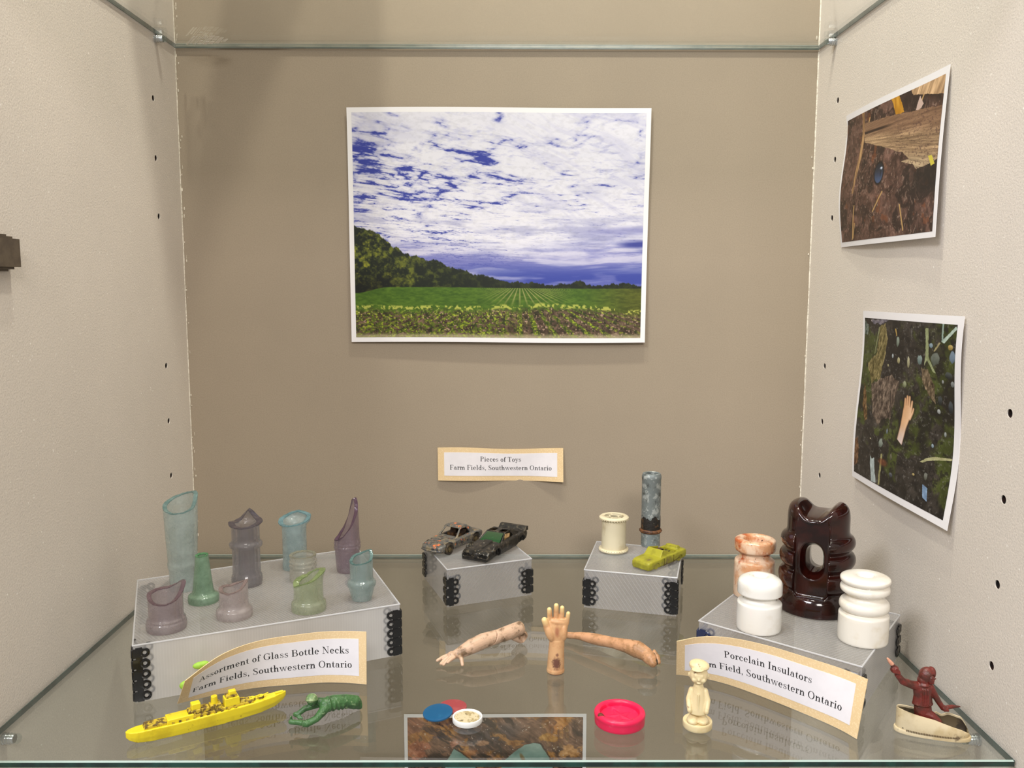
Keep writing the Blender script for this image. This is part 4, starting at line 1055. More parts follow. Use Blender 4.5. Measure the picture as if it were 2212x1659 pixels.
MB().lathe(rounded([(.0005, 0), (.0156, 0), (.0161, .0006), (.0161, .0170), (.0159, .0188), (.0142, .0198), (.0134, .0202), (.0134, .0208), (.0152, .0216), (.0160, .0236), (.0159, .0258), (.0150, .0278), (.0124, .0290), (.0116, .0300), (.0116, .0316), (.0124, .0326), (.0150, .0336), (.0158, .0350), (.0157, .0372), (.0142, .0384), (.0136, .0388), (.0136, .0394), (.0154, .0401), (.0161, .0418), (.0156, .0436), (.0120, .0448), (.0060, .0450), (.0048, .0440), (.0036, .0418), (.0004, .0414)], 2), 72).build('body', M_WP2, t)
def brown_insulator():
    b = MB()
    prof = rounded([(.0004, 0), (.0272, 0), (.0277, .0010), (.0272, .0085), (.0254, .0125), (.0232, .0150), (.0228, .0162), (.0260, .0200), (.0270, .0248), (.0260, .0290), (.0224, .0310), (.0224, .0320), (.0260, .0352), (.0268, .0392), (.0256, .0430), (.0222, .0446), (.0222, .0455), (.0254, .0482), (.0263, .0518), (.0250, .0552), (.0218, .0572), (.0217, .0640), (.0217, .0710), (.0206, .0764), (.0172, .0796), (.0090, .0806), (.0004, .0808)], 2)
    b.lathe(prof, 72)
    face = MB()
    for s in (-1, 1):   # flat recessed faces, rounded slots
        pts = [(-.0120, .0160), (-.0095, .0135), (.0095, .0135), (.0120, .0160), (.0118, .0640), (.0100, .0740), (-.0100, .0740), (-.0118, .0640)]
        face.prism(pts, 'y', s*.0175, s*.05)
    hole = MB()
    def oval(y, w, z0, z1):
        return [Vector((w*math.cos(2*math.pi*i/28)*1.0, y, (z0+z1)/2+(z1-z0)/2*math.copysign(abs(math.sin(2*math.pi*i/28))**.62, math.sin(2*math.pi*i/28)))) for i in range(28)]
    hole.rings([oval(-.036, .0125, .0200, .0590), oval(-.0165, .0082, .0262, .0530), oval(-.0100, .0062, .0292, .0500), oval(0, .0052, .0305, .0490), oval(.0100, .0062, .0292, .0500), oval(.0165, .0082, .0262, .0530), oval(.036, .0125, .0200, .0590)])
    me = carve(b, [face, hole], voxel=.0005, smooth=14)
    for v in me.vertices:      # saddle across the top, front to back
        x, y, z = v.co
        if z > .054: v.co.z -= .0085*math.exp(-(x/.0100)**4)*((z-.054)/.0268)**1.3
    return me
t = thing('insulator', 'large dark brown glazed ridged insulator with a window hole and saddle top', 'insulator', (.2366, -.2242, ZR), math.radians(-31), 'insulators on the right riser')
link('body', brown_insulator(), M_BR, t, angle=None)

# ---------------------------------------------------------------- thread spool, metal tube
M_SP = pmat('cream_spool_plastic', (216, 206, 176), 0.42, [((196, 182, 148), 70, 0.5, 0.7), ((92, 76, 52), 160, 0.70, 0.80, 4)])
t = thing('thread_spool', 'cream plastic thread spool with open spoked ends', 'spool', (.1038, -.0932, HS2+.0002), .2)
def hollow(prof, n=56):
    k = len(prof); V = [Vector((r*math.cos(2*math.pi*i/n), r*math.sin(2*math.pi*i/n), z)) for r, z in prof for i in range(n)]
    return MB().add(V, [(a*n+i, a*n+(i+1) % n, ((a+1) % k)*n+(i+1) % n, ((a+1) % k)*n+i) for a in range(k) for i in range(n)])
hollow([(.0096, .0016), (.0108, .0016), (.0107, .0120), (.0107, .0200), (.0108, .0306), (.0096, .0306)]).build('barrel', M_SP, t)
hollow([(.0034, .0010), (.0042, .0010), (.0042, .0312), (.0034, .0312)]).build('core_tube', M_SP, t)
def flange(z0, up):
    m = MB(); d = 1 if up else -1
    n = 56; pr = [(.0085, z0), (.0108, z0-d*.0010), (.0124, z0-d*.0006), (.0131, z0+d*.0002), (.0130, z0+d*.0010), (.0118, z0+d*.0020), (.0098, z0+d*.0022), (.0085, z0+d*.0018)]
    V = [Vector((r*math.cos(2*math.pi*i/n), r*math.sin(2*math.pi*i/n), z)) for r, z in pr for i in range(n)]; k = len(pr)
    m.add(V, [(a*n+i, a*n+(i+1) % n, ((a+1) % k)*n+(i+1) % n, ((a+1) % k)*n+i) for a in range(k) for i in range(n)])
    for i in range(34):   # little teeth round the rim
        a = 2*math.pi*i/34; m.box((.0126*math.cos(a), .0126*math.sin(a), z0-d*.0001), (.0009, .0007, .0013), Matrix.Rotation(a, 3, 'Z'))
    o = m.build('flange', M_SP, t)
    h = MB(); pr = [(.0034, z0-d*.002), (.0046, z0-d*.002), (.0046, z0+d*.0016), (.0034, z0+d*.0016)]; k = 4
    V = [Vector((r*math.cos(2*math.pi*i/n), r*math.sin(2*math.pi*i/n), z)) for r, z in pr for i in range(n)]
    h.add(V, [(a*n+i, a*n+(i+1) % n, ((a+1) % k)*n+(i+1) % n, ((a+1) % k)*n+i) for a in range(k) for i in range(n)])
    h.build('hub_ring', M_SP, o)
    for i in range(5):
        a = 2*math.pi*i/5+.3; MB().box((.0066*math.cos(a), .0066*math.sin(a), z0+d*.0006), (.0046, .0010, .0016), Matrix.Rotation(a, 3, 'Z')).build('spoke', M_SP, o)
flange(.0300, True); flange(.0022, False)
M_TUBE = pmat('corroded_tube_metal', (126, 134, 134), 0.5, [((176, 182, 180), 210, 0.52, 0.64, 3), ((84, 88, 86), 120, 0.55, 0.7), ((26, 20, 16), 62, 0.62, 0.66, 3)], bump=(420, 0.4, 0.0006), metal=0.35)
M_BURN = pmat('burnt_crusted_metal', (24, 19, 14), 0.7, [((88, 62, 34), 170, 0.56, 0.68), ((140, 132, 110), 320, 0.68, 0.75, 2)], bump=(420, 0.6, 0.0008))
M_RUST = pmat('rusty_brass', (112, 72, 40), 0.6, [((66, 38, 22), 260, 0.45, 0.62), ((150, 112, 66), 420, 0.6, 0.72)], bump=(700, 0.6, 0.0006))
M_LOWT = pmat('grey_zinc', (132, 142, 142), 0.45, [((170, 178, 176), 260, 0.52, 0.64), ((88, 94, 94), 140, 0.58, 0.7)], metal=0.35)
t = thing('metal_tube', 'tall corroded grey metal tube with a rusty collar behind the yellow car', 'tube', (.1392, -.0760, HS2+.0002))
MB().lathe([(.0084, 0), (.0085, .0004), (.0085, .0128), (.0070, .0128)], 48).build('lower_sleeve', M_LOWT, t)
m = MB(); m.tube_ring((0, 0, .0138), .0084, .0015, None, 48, 12, 1.2)
for i in range(28):
    a = 2*math.pi*i/28; m.ell((.0098*math.cos(a), .0098*math.sin(a), .0138+.0004*(i % 2)), (.0006, .0006, .0007), None, 8, 6)
m.build('rusty_collar', M_RUST, t)
rnd = random.Random(4)
V, F = [], []; n = 48
hts = [.0262+.0016*math.sin(i*.7)+.0012*rnd.uniform(-1, 1) for i in range(n)]
for i in range(n):
    a = 2*math.pi*i/n
    for r, z in ((.00855, .0146), (.00872, .018), (.00868, .022), (.00862, hts[i]), (.0078, hts[i])): V.append((r*math.cos(a), r*math.sin(a), z))
for i in range(n):
    for k in range(4): F.append((i*5+k, ((i+1) % n)*5+k, ((i+1) % n)*5+k+1, i*5+k+1))
link('burnt_band', mesh_from(V, F), M_BURN, t)
MB().lathe([(.0070, .0146), (.0085, .0146), (.0085, .0610), (.00872, .0616), (.00872, .0640), (.0080, .0662), (.0066, .0666), (.0058, .0660), (.0056, .0560), (.0004, .0555)], 48).build('tube_body', M_TUBE, t)
# ---------------------------------------------------------------- toy cars (local x = nose, y = left, z = up)
def loft_body(st, n=5):
    """st: (x, half width, bottom z, shoulder z, centre top z) stations nose to tail"""
    R = []
    for x, w, b, s, t in st:
        half = [(w*.86, b), (w*.97, b+(s-b)*.22), (w, b+(s-b)*.62), (w*.97, s-(s-b)*.06), (w*.86, s+(t-s)*.45), (w*.45, t-(t-s)*.1)]
        R.append([Vector((x, y, z)) for y, z in half]+[Vector((x, -y, z)) for y, z in reversed(half)])
    return MB().rings(R)
M_SIL = pmat('worn_grey_paint', (96, 95, 92), 0.45, [((132, 120, 98), 260, 0.46, 0.62, 5), ((56, 57, 62), 330, 0.52, 0.62, 6), ((228, 124, 74), 170, 0.605, 0.63, 5)], bump=(420, 0.3, 0.0005), metal=0.2)
M_BLK = pmat('worn_black_paint', (30, 27, 23), 0.4, [((80, 72, 58), 330, 0.53, 0.60, 7), ((11, 10, 9), 240, 0.48, 0.58, 6), ((160, 156, 144), 300, 0.68, 0.71, 6)], bump=(420, 0.35, 0.0005))
M_TYRE = pmat('dirty_tyre', (46, 38, 28), 0.7, [((82, 68, 46), 300, 0.5, 0.65)])
M_HUBM = pmat('dull_hub', (108, 94, 66), 0.45, metal=0.5)
M_DARK = pmat('dark_cabin', (44, 30, 18), 0.7, [((92, 62, 30), 180, 0.5, 0.65)])
M_GWS = pmat('green_window_plastic', (30, 72, 40), 0.15, [((64, 112, 70), 90, 0.55, 0.72)], coat=0.4)
M_TAN = pmat('tan_interior', (176, 144, 98), 0.5, [((130, 100, 64), 260, 0.5, 0.65)])
M_NOSE = pmat('blackened_grille', (20, 17, 14), 0.55, [((70, 60, 46), 260, 0.55, 0.68)])
def wheel_cut(m, xs, r, z, w):
    for x in xs:
        for s in (-1, 1): m.cyl((x, s*(w-.0032), z), r, .012, 28, None, Matrix.Rotation(-s*math.pi/2, 3, 'X'))
    return m
def wheel(parent, x, y, z, r, w):
    s = 1 if y > 0 else -1
    R = Matrix.Rotation(-s*math.pi/2, 3, 'X')
    def lay(prof):
        m = MB().lathe(prof, 32)
        for i, p in enumerate(m.v): m.v[i] = R @ p+Vector((x, y-s*w, z))
        return m
    o = lay(rounded([(.0004, 0), (r*.9, 0), (r, w*.2), (r, w*.8), (r*.92, w), (r*.62, w), (r*.60, w*.8), (.0004, w*.8)], 1)).build('wheel', M_TYRE, parent)
    lay([(.0004, w*.78), (r*.46, w*.80), (r*.42, w*.96), (r*.2, w*.98), (r*.18, w*1.06), (.0004, w*1.06)]).build('hub_cap', M_HUBM, o)
# --- silver coupe, orange flecks
t = thing('toy_car', 'worn grey toy coupe flecked with orange paint, empty windows', 'toy car', (-.0398, -.0823, HS1+.0002), math.radians(180+56.5), 'toy cars on the small risers')
L = .064; w = .0128
st = [(.0320, .0066, .0058, .0070, .0074), (.0312, .0096, .0040, .0078, .0086), (.0280, .0117, .0030, .0090, .0098), (.0210, .0128, .0030, .0101, .0108), (.0110, .0130, .0030, .0108, .0116), (.0010, .0128, .0030, .0110, .0120),
      (-.0120, .0128, .0030, .0112, .0122), (-.0210, .0134, .0032, .0118, .0128), (-.0275, .0130, .0040, .0112, .0122), (-.0312, .0112, .0056, .0098, .0106), (-.0325, .0084, .0070, .0088, .0092)]
body = loft_body(st)
body.hexa([(.0095, -.0112, .0100), (.0095, .0112, .0100), (-.0230, .0112, .0105), (-.0230, -.0112, .0105), (-.0020, -.0082, .0196), (-.0020, .0082, .0196), (-.0105, .0080, .0192), (-.0105, -.0080, .0192)])
body.hexa([(.0000, -.0095, .0180), (.0000, .0095, .0180), (-.0215, .0098, .0130), (-.0215, -.0098, .0130), (-.0015, -.0078, .0200), (-.0015, .0078, .0200), (-.0115, .0074, .0196), (-.0115, -.0074, .0196)])
inner = MB().hexa([(.0085, -.0100, .0070), (.0085, .0100, .0070), (-.0180, .0100, .0070), (-.0180, -.0100, .0070), (-.0022, -.0074, .0186), (-.0022, .0074, .0186), (-.0105, .0072, .0182), (-.0105, -.0072, .0182)])
sidew = MB().prism([(.0046, .0117), (-.0010, .0178), (-.0090, .0176), (-.0135, .0120)], 'y', -.03, .03)
front = MB().prism([(-.0088, .0122), (.0088, .0122), (.0070, .0180), (-.0070, .0180)], 'x', -.001, .03)
under = MB().hexa([(.027, -.0098, -.001), (.027, .0098, -.001), (-.027, .0098, -.001), (-.027, -.0098, -.001), (.025, -.0095, .0060), (.025, .0095, .0060), (-.025, .0095, .0062), (-.025, -.0095, .0062)])
arch = wheel_cut(MB(), (.0195, -.0195), .0060, .0052, w)
link('body', carve(body, [inner, sidew, front, arch, under], voxel=.00034, smooth=3, pre=.00034), M_SIL, t, angle=None)
MB().box((-.004, 0, .0068), (.024, .020, .0010)).build('cabin_floor', M_DARK, t)
for s in (-1, 1): carve_m = MB().box((-.006, s*.0046, .0098), (.006, .0064, .0050)).box((-.0085, s*.0046, .0125), (.0022, .0064, .0062), Matrix.Rotation(-.25, 3, 'Y')).build('seat', M_DARK, t)
for x in (.0195, -.0195):
    for y in (-w+.0002, w-.0002): wheel(t, x, y, .0050, .0050, .0042)
MB().capsule((.0305, -.0098, .0052), .0009, (.0326, -.004, .0052), .0009).capsule((.0326, -.004, .0052), .0009, (.0326, .004, .0052), .0009).capsule((.0326, .004, .0052), .0009, (.0305, .0098, .0052), .0009).build('bumper', M_SIL, t)
# --- black sports car
t = thing('toy_car', 'chipped black toy sports car with green windscreen and no wheels', 'toy car', (-.0008, -.0925, HS1+.0002), math.radians(180+61.5), 'toy cars on the small risers')
w = .0138
st = [(.0368, .0122, .0016, .0040, .0046), (.0362, .0130, .0010, .0066, .0074), (.0330, .0136, .0012, .0084, .0092), (.0220, .0140, .0016, .0098, .0106), (.0100, .0140, .0016, .0106, .0116), (-.0050, .0138, .0016, .0108, .0118),
      (-.0160, .0140, .0018, .0112, .0122), (-.0260, .0144, .0022, .0118, .0126), (-.0330, .0140, .0034, .0116, .0122), (-.0362, .0130, .0056, .0108, .0112)]
body = loft_body(st)
body.hexa([(.0110, -.0118, .0106), (.0110, .0118, .0106), (-.0290, .0108, .0112), (-.0290, -.0108, .0112), (-.0010, -.0092, .0176), (-.0010, .0092, .0176), (-.0120, .0086, .0178), (-.0120, -.0086, .0178)])
# flared arches, bonnet bulge, spoiler
for x in (.0215, -.0235):
    for s in (-1, 1): body.ell((x, s*.0128, .0070), (.0078, .0024, .0056))
body.hexa([(.0330, -.0026, .0088), (.0330, .0026, .0088), (.0110, .0050, .0104), (.0110, -.0050, .0104), (.0328, -.0018, .0098), (.0328, .0018, .0098), (.0115, .0040, .0130), (.0115, -.0040, .0130)])
body.hexa([(.0372, -.0014, .0040), (.0372, .0014, .0040), (.0300, .0040, .0080), (.0300, -.0040, .0080), (.0376, -.0010, .0072), (.0376, .0010, .0072), (.0300, .0036, .0098), (.0300, -.0036, .0098)])
inner = MB().hexa([(.0060, -.0104, .0060), (.0060, .0104, .0060), (-.0150, .0104, .0060), (-.0150, -.0104, .0060), (-.0010, -.0084, .0166), (-.0010, .0084, .0166), (-.0105, .0080, .0166), (-.0105, -.0080, .0166)])
sidew = MB()
for s in (-1, 1): sidew.prism([(.0052, .0116), (-.0006, .0166), (-.0100, .0166), (-.0130, .0118)], 'y', s*.0086, s*.03)
troof = MB().box((-.0058, .0052, .018), (.0080, .0060, .008)).box((-.0058, -.0052, .018), (.0080, .0060, .008))
front = MB().hexa([(.0135, -.0100, .0116), (.0135, .0100, .0116), (.0085, .0100, .0114), (.0085, -.0100, .0114), (.004, -.0082, .0172), (.004, .0082, .0172), (-.0008, .0082, .0168), (-.0008, -.0082, .0168)])
grl = MB()
for s in (-1, 1): grl.prism([(s*.0030, .0046), (s*.0114, .0042), (s*.0116, .0068), (s*.0062, .0072)], 'x', .0352, .05)
arch = wheel_cut(MB(), (.0215, -.0235), .0064, .0036, w)
under = MB().box((0, 0, .002), (.060, .0200, .009))
link('body', carve(body, [inner, sidew, troof, front, grl, arch, under], voxel=.00034, smooth=2, pre=.00034), M_BLK, t, angle=None)
MB().hexa([(.0108, -.0098, .0112), (.0108, .0098, .0112), (.0098, .0098, .0112), (.0098, -.0098, .0112), (.0004, -.0080, .0168), (.0004, .0080, .0168), (-.0006, .0080, .0166), (-.0006, -.0080, .0166)]).build('windscreen', M_GWS, t)
MB().box((-.005, 0, .0066), (.020, .0206, .0010)).build('cabin_floor', M_DARK, t)
for s in (-1, 1): MB().box((-.0070, s*.0050, .0095), (.0052, .0070, .0044)).box((-.0098, s*.0050, .0118), (.0020, .0070, .0060), Matrix.Rotation(-.3, 3, 'Y')).build('seat', M_TAN, t)
MB().tube_ring((.0016, .0050, .0112), .0022, .0005, Matrix.Rotation(1.0, 3, 'Y')).build('steering_wheel', M_TAN, t)
MB().hexa([(-.0300, -.0138, .0118), (-.0300, .0138, .0118), (-.0362, .0138, .0118), (-.0362, -.0138, .0118), (-.0335, -.0136, .0152), (-.0335, .0136, .0152), (-.0366, .0136, .0152), (-.0366, -.0136, .0152)]).build('rear_spoiler', M_BLK, t, smooth=False)
for s in (-1, 1):
    g = MB()
    for k in range(4): g.box((.0352, s*(.0052+k*.0017), .0057), (.0012, .0005, .0022))
    for k in range(2): g.box((.0352, s*.0082, .0050+k*.0012), (.0012, .0066, .0003))
    g.build('grille', M_NOSE, t)
MB().box((.0366, 0, .0022), (.0014, .0236, .0014)).build('bumper', M_NOSE, t)
# --- yellow open car
M_YEL = pmat('translucent_yellow_plastic', (158, 154, 40), 0.4, [((134, 130, 32), 110, 0.45, 0.62), ((112, 92, 54), 105, 0.60, 0.68, 5)], sss=0.15, bump=(300, 0.2, 0.0004))
M_CRK = pmat('brown_crack', (70, 56, 16), 0.7)
t = thing('toy_car', 'yellow plastic open-topped toy car with a cracked side', 'toy car', (.1388, -.1265, HS2+.0002), math.radians(180+44), 'toy cars on the small risers')
w = .0100
st = [(.0272, .0074, .0016, .0050, .0058), (.0262, .0090, .0008, .0068, .0076), (.0230, .0098, .0006, .0078, .0086), (.0120, .0101, .0010, .0082, .0090), (.0060, .0102, .0010, .0086, .0094), (-.0080, .0102, .0012, .0090, .0096),
      (-.0180, .0102, .0014, .0094, .0100), (-.0245, .0098, .0018, .0090, .0096), (-.0268, .0084, .0030, .0078, .0082)]
body = loft_body(st)
body.hexa([(.0110, -.0086, .0080), (.0110, .0086, .0080), (-.0090, .0092, .0085), (-.0090, -.0092, .0085), (.0060, -.0078, .0142), (.0060, .0078, .0142), (-.0090, .0084, .0112), (-.0090, -.0084, .0112)])
body.hexa([(-.0160, -.0070, .0090), (-.0160, .0070, .0090), (-.0220, .0070, .0090), (-.0220, -.0070, .0090), (-.0170, -.0056, .0122), (-.0170, .0056, .0122), (-.0205, .0056, .0120), (-.0205, -.0056, .0120)])
pit = MB().hexa([(.0066, -.0078, .0056), (.0066, .0078, .0056), (-.0140, .0082, .0056), (-.0140, -.0082, .0056), (.0052, -.0070, .020), (.0052, .0070, .020), (-.0140, .0082, .020), (-.0140, -.0082, .020)])
arch = wheel_cut(MB(), (.0165, -.0160), .0044, .0014, w+.0016)
under = MB().box((0, 0, -.001), (.044, .0140, .009))
link('body', carve(body, [pit, arch, under], voxel=.00036, smooth=3, pre=.00036), M_YEL, t, angle=None)
for s in (-1, 1): MB().box((-.0045, s*.0036, .0086), (.0050, .0050, .0040)).build('seat', M_DARK, t)
for x in (.0165, -.0160):
    for s in (-1, 1):
        MB().cyl((x, s*.0058, .0040), .0036, .0030, 24, None, Matrix.Rotation(-s*math.pi/2, 3, 'X')).build('wheel', M_YEL, t)
m = MB()   # the dark line scratched along the near flank
m.box((.0072, .01006, .0046), (.0004, .0003, .0062)).box((-.0062, .01012, .0048), (.0004, .0003, .0062)); m.box((.0005, .01006, .0022), (.0134, .0003, .0003)).box((-.0110, .01004, .0034), (.0090, .0003, .0003), Matrix.Rotation(.2, 3, 'Y'))
m.build('crack', M_CRK, t, smooth=False)

# ---------------------------------------------------------------- yellow toy warship (local x = towards the bow)
M_SHIP = pmat('yellow_ship_plastic', (226, 204, 34), 0.38, [((206, 182, 26), 70, 0.5, 0.7), ((150, 120, 34), 260, 0.62, 0.72, 6)], sss=0.1)
M_SHD = pmat('grimy_yellow_deck', (190, 164, 46), 0.5, [((96, 74, 30), 330, 0.46, 0.56, 6), ((214, 192, 60), 150, 0.55, 0.7)], sss=0.1, bump=(500, 0.5, 0.0006))
SL = .0948
t = thing('toy_ship', 'yellow plastic toy warship with funnel and bridge, front left', 'toy ship', (-.2135, -.3580, 0.0002), math.radians(31.0))
R = []
for k, (f, hb, bb, zb, zd) in enumerate([(0, .0008, .0006, .0042, .0076), (.02, .0028, .0022, .0026, .0078), (.06, .0044, .0036, .0010, .0078), (.14, .0052, .0044, .0002, .0078), (.3, .0056, .0050, 0, .0078), (.5, .0056, .0050, 0, .0080), (.68, .0052, .0046, 0, .0082), (.82, .0044, .0032, .0002, .0084), (.92, .0030, .0014, .0012, .0088), (.98, .0013, .0005, .0040, .0092), (1, .0004, .0002, .0062, .0094)]):
    x = f*SL
    R.append([Vector((x, -hb, zd)), Vector((x, -hb*.98, zb+(zd-zb)*.45)), Vector((x, -bb, zb)), Vector((x, bb, zb)), Vector((x, hb*.98, zb+(zd-zb)*.45)), Vector((x, hb, zd))])
hull = MB().rings(R)
link('hull', carve(hull, voxel=.0004, smooth=2), M_SHIP, t, angle=50)
def blk(name, f0, f1, hw, z0, z1, parent, mat=M_SHIP, tp=.9):
    a, b = f0*SL, f1*SL; c = (a+b)/2
    m = MB().hexa([(a, -hw, z0), (b, -hw, z0), (b, hw, z0), (a, hw, z0), (c+(a-c)*tp, -hw*tp, z1), (c+(b-c)*tp, -hw*tp, z1), (c+(b-c)*tp, hw*tp, z1), (c+(a-c)*tp, hw*tp, z1)])
    return link(name, carve(m, voxel=.0003, smooth=2), mat, parent, angle=None)
dk = blk('deck_house', .10, .78, .0038, .0074, .0096, t, M_SHD, .97)
blk('stern_deck', .235, .40, .0046, .0076, .0106, t, M_SHIP, .96)
h = blk('stern_house', .365, .50, .0032, .0094, .0122, t, M_SHD, .95)
blk('gun_house', .388, .445, .0026, .0120, .0158, h, M_SHIP, .95)
fb = blk('funnel_base', .500, .575, .0034, .0094, .0126, t, M_SHD, .9)
m = MB().ell((.533*SL, 0, .0126), (.0024, .0020, .0010)).cyl((.533*SL, 0, .0120), .0021, .0052, 20, .0019)
link('funnel', carve(m, voxel=.0003, smooth=2), M_SHIP, fb, angle=None)
br = blk('bridge', .590, .690, .0036, .0094, .0144, t, M_SHIP, .92)
b2 = blk('bridge_deck', .602, .676, .0026, .0142, .0160, br, M_SHD, .92)
blk('lookout_top', .622, .672, .0018, .0158, .0182, b2, M_SHIP, .9)
blk('fore_house', .690, .735, .0030, .0094, .0112, t, M_SHD, .7)
for f in (.775, .832):
    g = MB().cyl((f*SL, 0, .0082), .0021, .0018, 20, .0019).build('gun_turret', M_SHD, t)
    MB().tube_ring((f*SL, 0, .0100), .0014, .0004).capsule((f*SL, 0, .0100), .0004, (f*SL+.0046, .0003, .0106), .0003, 8).build('gun_barrel', M_SHIP, g)
for i in range(10):
    f = .27+i*.043
    for s in (-1, 1): MB().box((f*SL, s*.0045, .0085), (.0016, .0008, .0012)).build('deck_fitting', M_SHD, dk, smooth=False)
MB().box((.955*SL, 0, .0094), (.0050, .0022, .0006)).build('bow_plate', M_SHIP, t, smooth=False)

# ---------------------------------------------------------------- crawling green soldier, cut off at the thighs
M_GRN = pmat('green_soldier_plastic', (60, 100, 54), 0.42, [((46, 80, 42), 160, 0.45, 0.6), ((122, 146, 102), 260, 0.58, 0.68, 6)], bump=(260, 0.55, 0.0016), sss=0.1)
O = Vector((-.1040, -.3260, 0.0003))
t = thing('toy_soldier', 'green plastic toy soldier crawling on its elbows, legs broken off', 'toy figure', O)
b = MB()
b.limb([((-.1030, -.3265, .0088), .0044), ((-.0984, -.3235, .0088), .0046), ((-.0916, -.3200, .0078), .0042), ((-.0868, -.3175, .0058), .0044), ((-.0842, -.3164, .0040), .0034)])
b.limb([((-.1072, -.3262, .0108), .0024), ((-.1030, -.3265, .0095), .0036)])
b.ell((-.1108, -.3288, .0128), (.0034, .0034, .0034))
b.limb([((-.1030, -.3295, .0074), .0030), ((-.1070, -.3350, .0040), .0022), ((-.1122, -.3378, .0022), .0021), ((-.1180, -.3370, .0027), .0016), ((-.1222, -.3368, .0028), .0015)], 12)
b.limb([((-.1060, -.3240, .0088), .0026), ((-.1157, -.3283, .0070), .0018), ((-.1196, -.3308, .0046), .0016)], 12)
b.ell((-.1222, -.3367, .0029), (.0017, .0014, .0015)); b.ell((-.1204, -.3308, .0046), (.0021, .0014, .0017))
for k in range(7): # rucked jacket folds
    f = k/6; c = Vector((-.1015, -.3258, .0088)).lerp(Vector((-.0868, -.3176, .0062)), f)
    b.tube_ring(c, .0042-.0002*k % 2, .00075, Matrix.Rotation(.55, 3, 'Z') @ Matrix.Rotation(math.pi/2+.15*math.sin(k*2.1), 3, 'Y'), 24, 8)
for k in range(4): b.tube_ring(Vector((-.1098, -.3366, .0030)).lerp(Vector((-.1140, -.3378, .0024)), k/3), .0018, .0005, Matrix.Rotation(math.pi/2, 3, 'Y') @ Matrix.Rotation(.2, 3, 'X'), 18, 6)
b.limb([((-.1222, -.3360, .0036), .0009), ((-.1221, -.3366, .0062), .0007)], 8)
for k in range(4): b.limb([((-.1200+.0008*k, -.3318, .0040), .0006), ((-.1184+.0008*k, -.3328, .0028), .0005)], 8)
cut = MB().box((-.0816, -.3150, .004), (.0034, .014, .014), Matrix.Rotation(.5, 3, 'Z'))
link('body', carve(b, [cut], voxel=.00026, smooth=3, off=O, pre=.0003), M_GRN, t, angle=None)
M_HEL = pmat('scuffed_green_helmet', (96, 124, 78), 0.5, [((150, 168, 122), 260, 0.45, 0.62, 4), ((60, 96, 50), 150, 0.55, 0.7)], bump=(400, 0.4, 0.0008))
h = MB().ell((-.1110, -.3290, .0140), (.0036, .0037, .0031), Matrix.Rotation(-.25, 3, 'X')); h.tube_ring((-.1110, -.3291, .0132), .0035, .0005, Matrix.Rotation(-.3, 3, 'X'))
link('helmet', carve(h, voxel=.0003, smooth=2, off=O), M_HEL, t, angle=None)
f = MB().ell((-.1112, -.3312, .0114), (.0007, .0007, .0008)); f.ell((-.1112, -.3314, .0100), (.0009, .0004, .0003))
for s in (-1, 1): f.ell((-.1112+s*.0012, -.3310, .0122), (.0005, .0004, .0004))
link('face', carve(f, voxel=.0002, smooth=1, off=O), M_GRN, t, angle=None)

# ---------------------------------------------------------------- red figure sitting in the cream shoe
M_RED = pmat('dull_red_plastic', (106, 38, 31), 0.4, [((80, 40, 32), 150, 0.45, 0.60), ((128, 78, 62), 190, 0.62, 0.76, 4)], sss=0.2, bump=(300, 0.5, 0.0010))
M_TIP = pmat('pale_worn_tip', (206, 150, 124), 0.45, sss=0.3)
O = Vector((.2598, -.3455, .0044))
t = thing('toy_figure', 'red plastic figure with raised pointing arm, sitting in the cream shoe', 'toy figure', O)
b = MB()
def oval(c, rx, ry, n=20): return [Vector((c[0]+rx*math.cos(2*math.pi*i/n)*(1+.05*math.cos(8*math.pi*i/n)), c[1]+ry*math.sin(2*math.pi*i/n), c[2])) for i in range(n)]
b.rings([oval((.2590, -.345, .0318), .0026, .0024), oval((.2590, -.345, .0305), .0050, .0034), oval((.2591, -.345, .0285), .0057, .0038), oval((.2593, -.345, .0240), .0052, .0038), oval((.2594, -.345, .0200), .0057, .0043), oval((.2595, -.345, .0186), .0062, .0046), oval((.2596, -.345, .0182), .0050, .0038), oval((.2600, -.345, .0140), .0051, .0041), oval((.2606, -.345, .0100), .0048, .0040), oval((.2608, -.345, .0046), .0044, .0038)])
b.limb([((.2610, -.3462, .0130), .0034), ((.2640, -.3475, .0120), .0030), ((.2672, -.3490, .0090), .0026), ((.2690, -.3494, .0060), .0022)])
b.limb([((.2555, -.345, .0298), .0028), ((.2520, -.3453, .0308), .0025), ((.2462, -.3465, .0334), .0022), ((.2425, -.3468, .0378), .0017)], 12)
b.ell((.2406, -.347, .0412), (.0026, .0022, .0024)); b.limb([((.2400, -.347, .0428), .0015), ((.2386, -.347, .0448), .0012)], 10)
for k in range(4): b.limb([((.2388+.0012*k, -.3488, .0420-.0004*k), .0007), ((.2392+.0012*k, -.3491, .0402-.0003*k), .0007)], 8)
b.limb([((.2410, -.3490, .0424), .0007), ((.2426, -.3486, .0404), .0008)], 8)
b.limb([((.2632, -.345, .0290), .0027), ((.2655, -.345, .0258), .0021), ((.2685, -.345, .0208), .0018), ((.2712, -.345, .0168), .0016)], 12)
b.ell((.2722, -.345, .0160), (.0020, .0017, .0018))
for k in range(4): b.limb([((.2716+.0008*k, -.3464, .0164-.0003*k), .0006), ((.2722+.0008*k, -.3466, .0148), .0006)], 8)
b.limb([((.2746, -.3448, .0160), .0014), ((.2778, -.3440, .0162), .0013), ((.2836, -.3424, .0154), .0005)], 8)
b.ell((.2592, -.345, .0312), (.0045, .0032, .0020))
for k in range(3): b.tube_ring((.2592, -.3452, .0312+.0007*k), .0034-.0004*k, .0006, None, 20, 6)
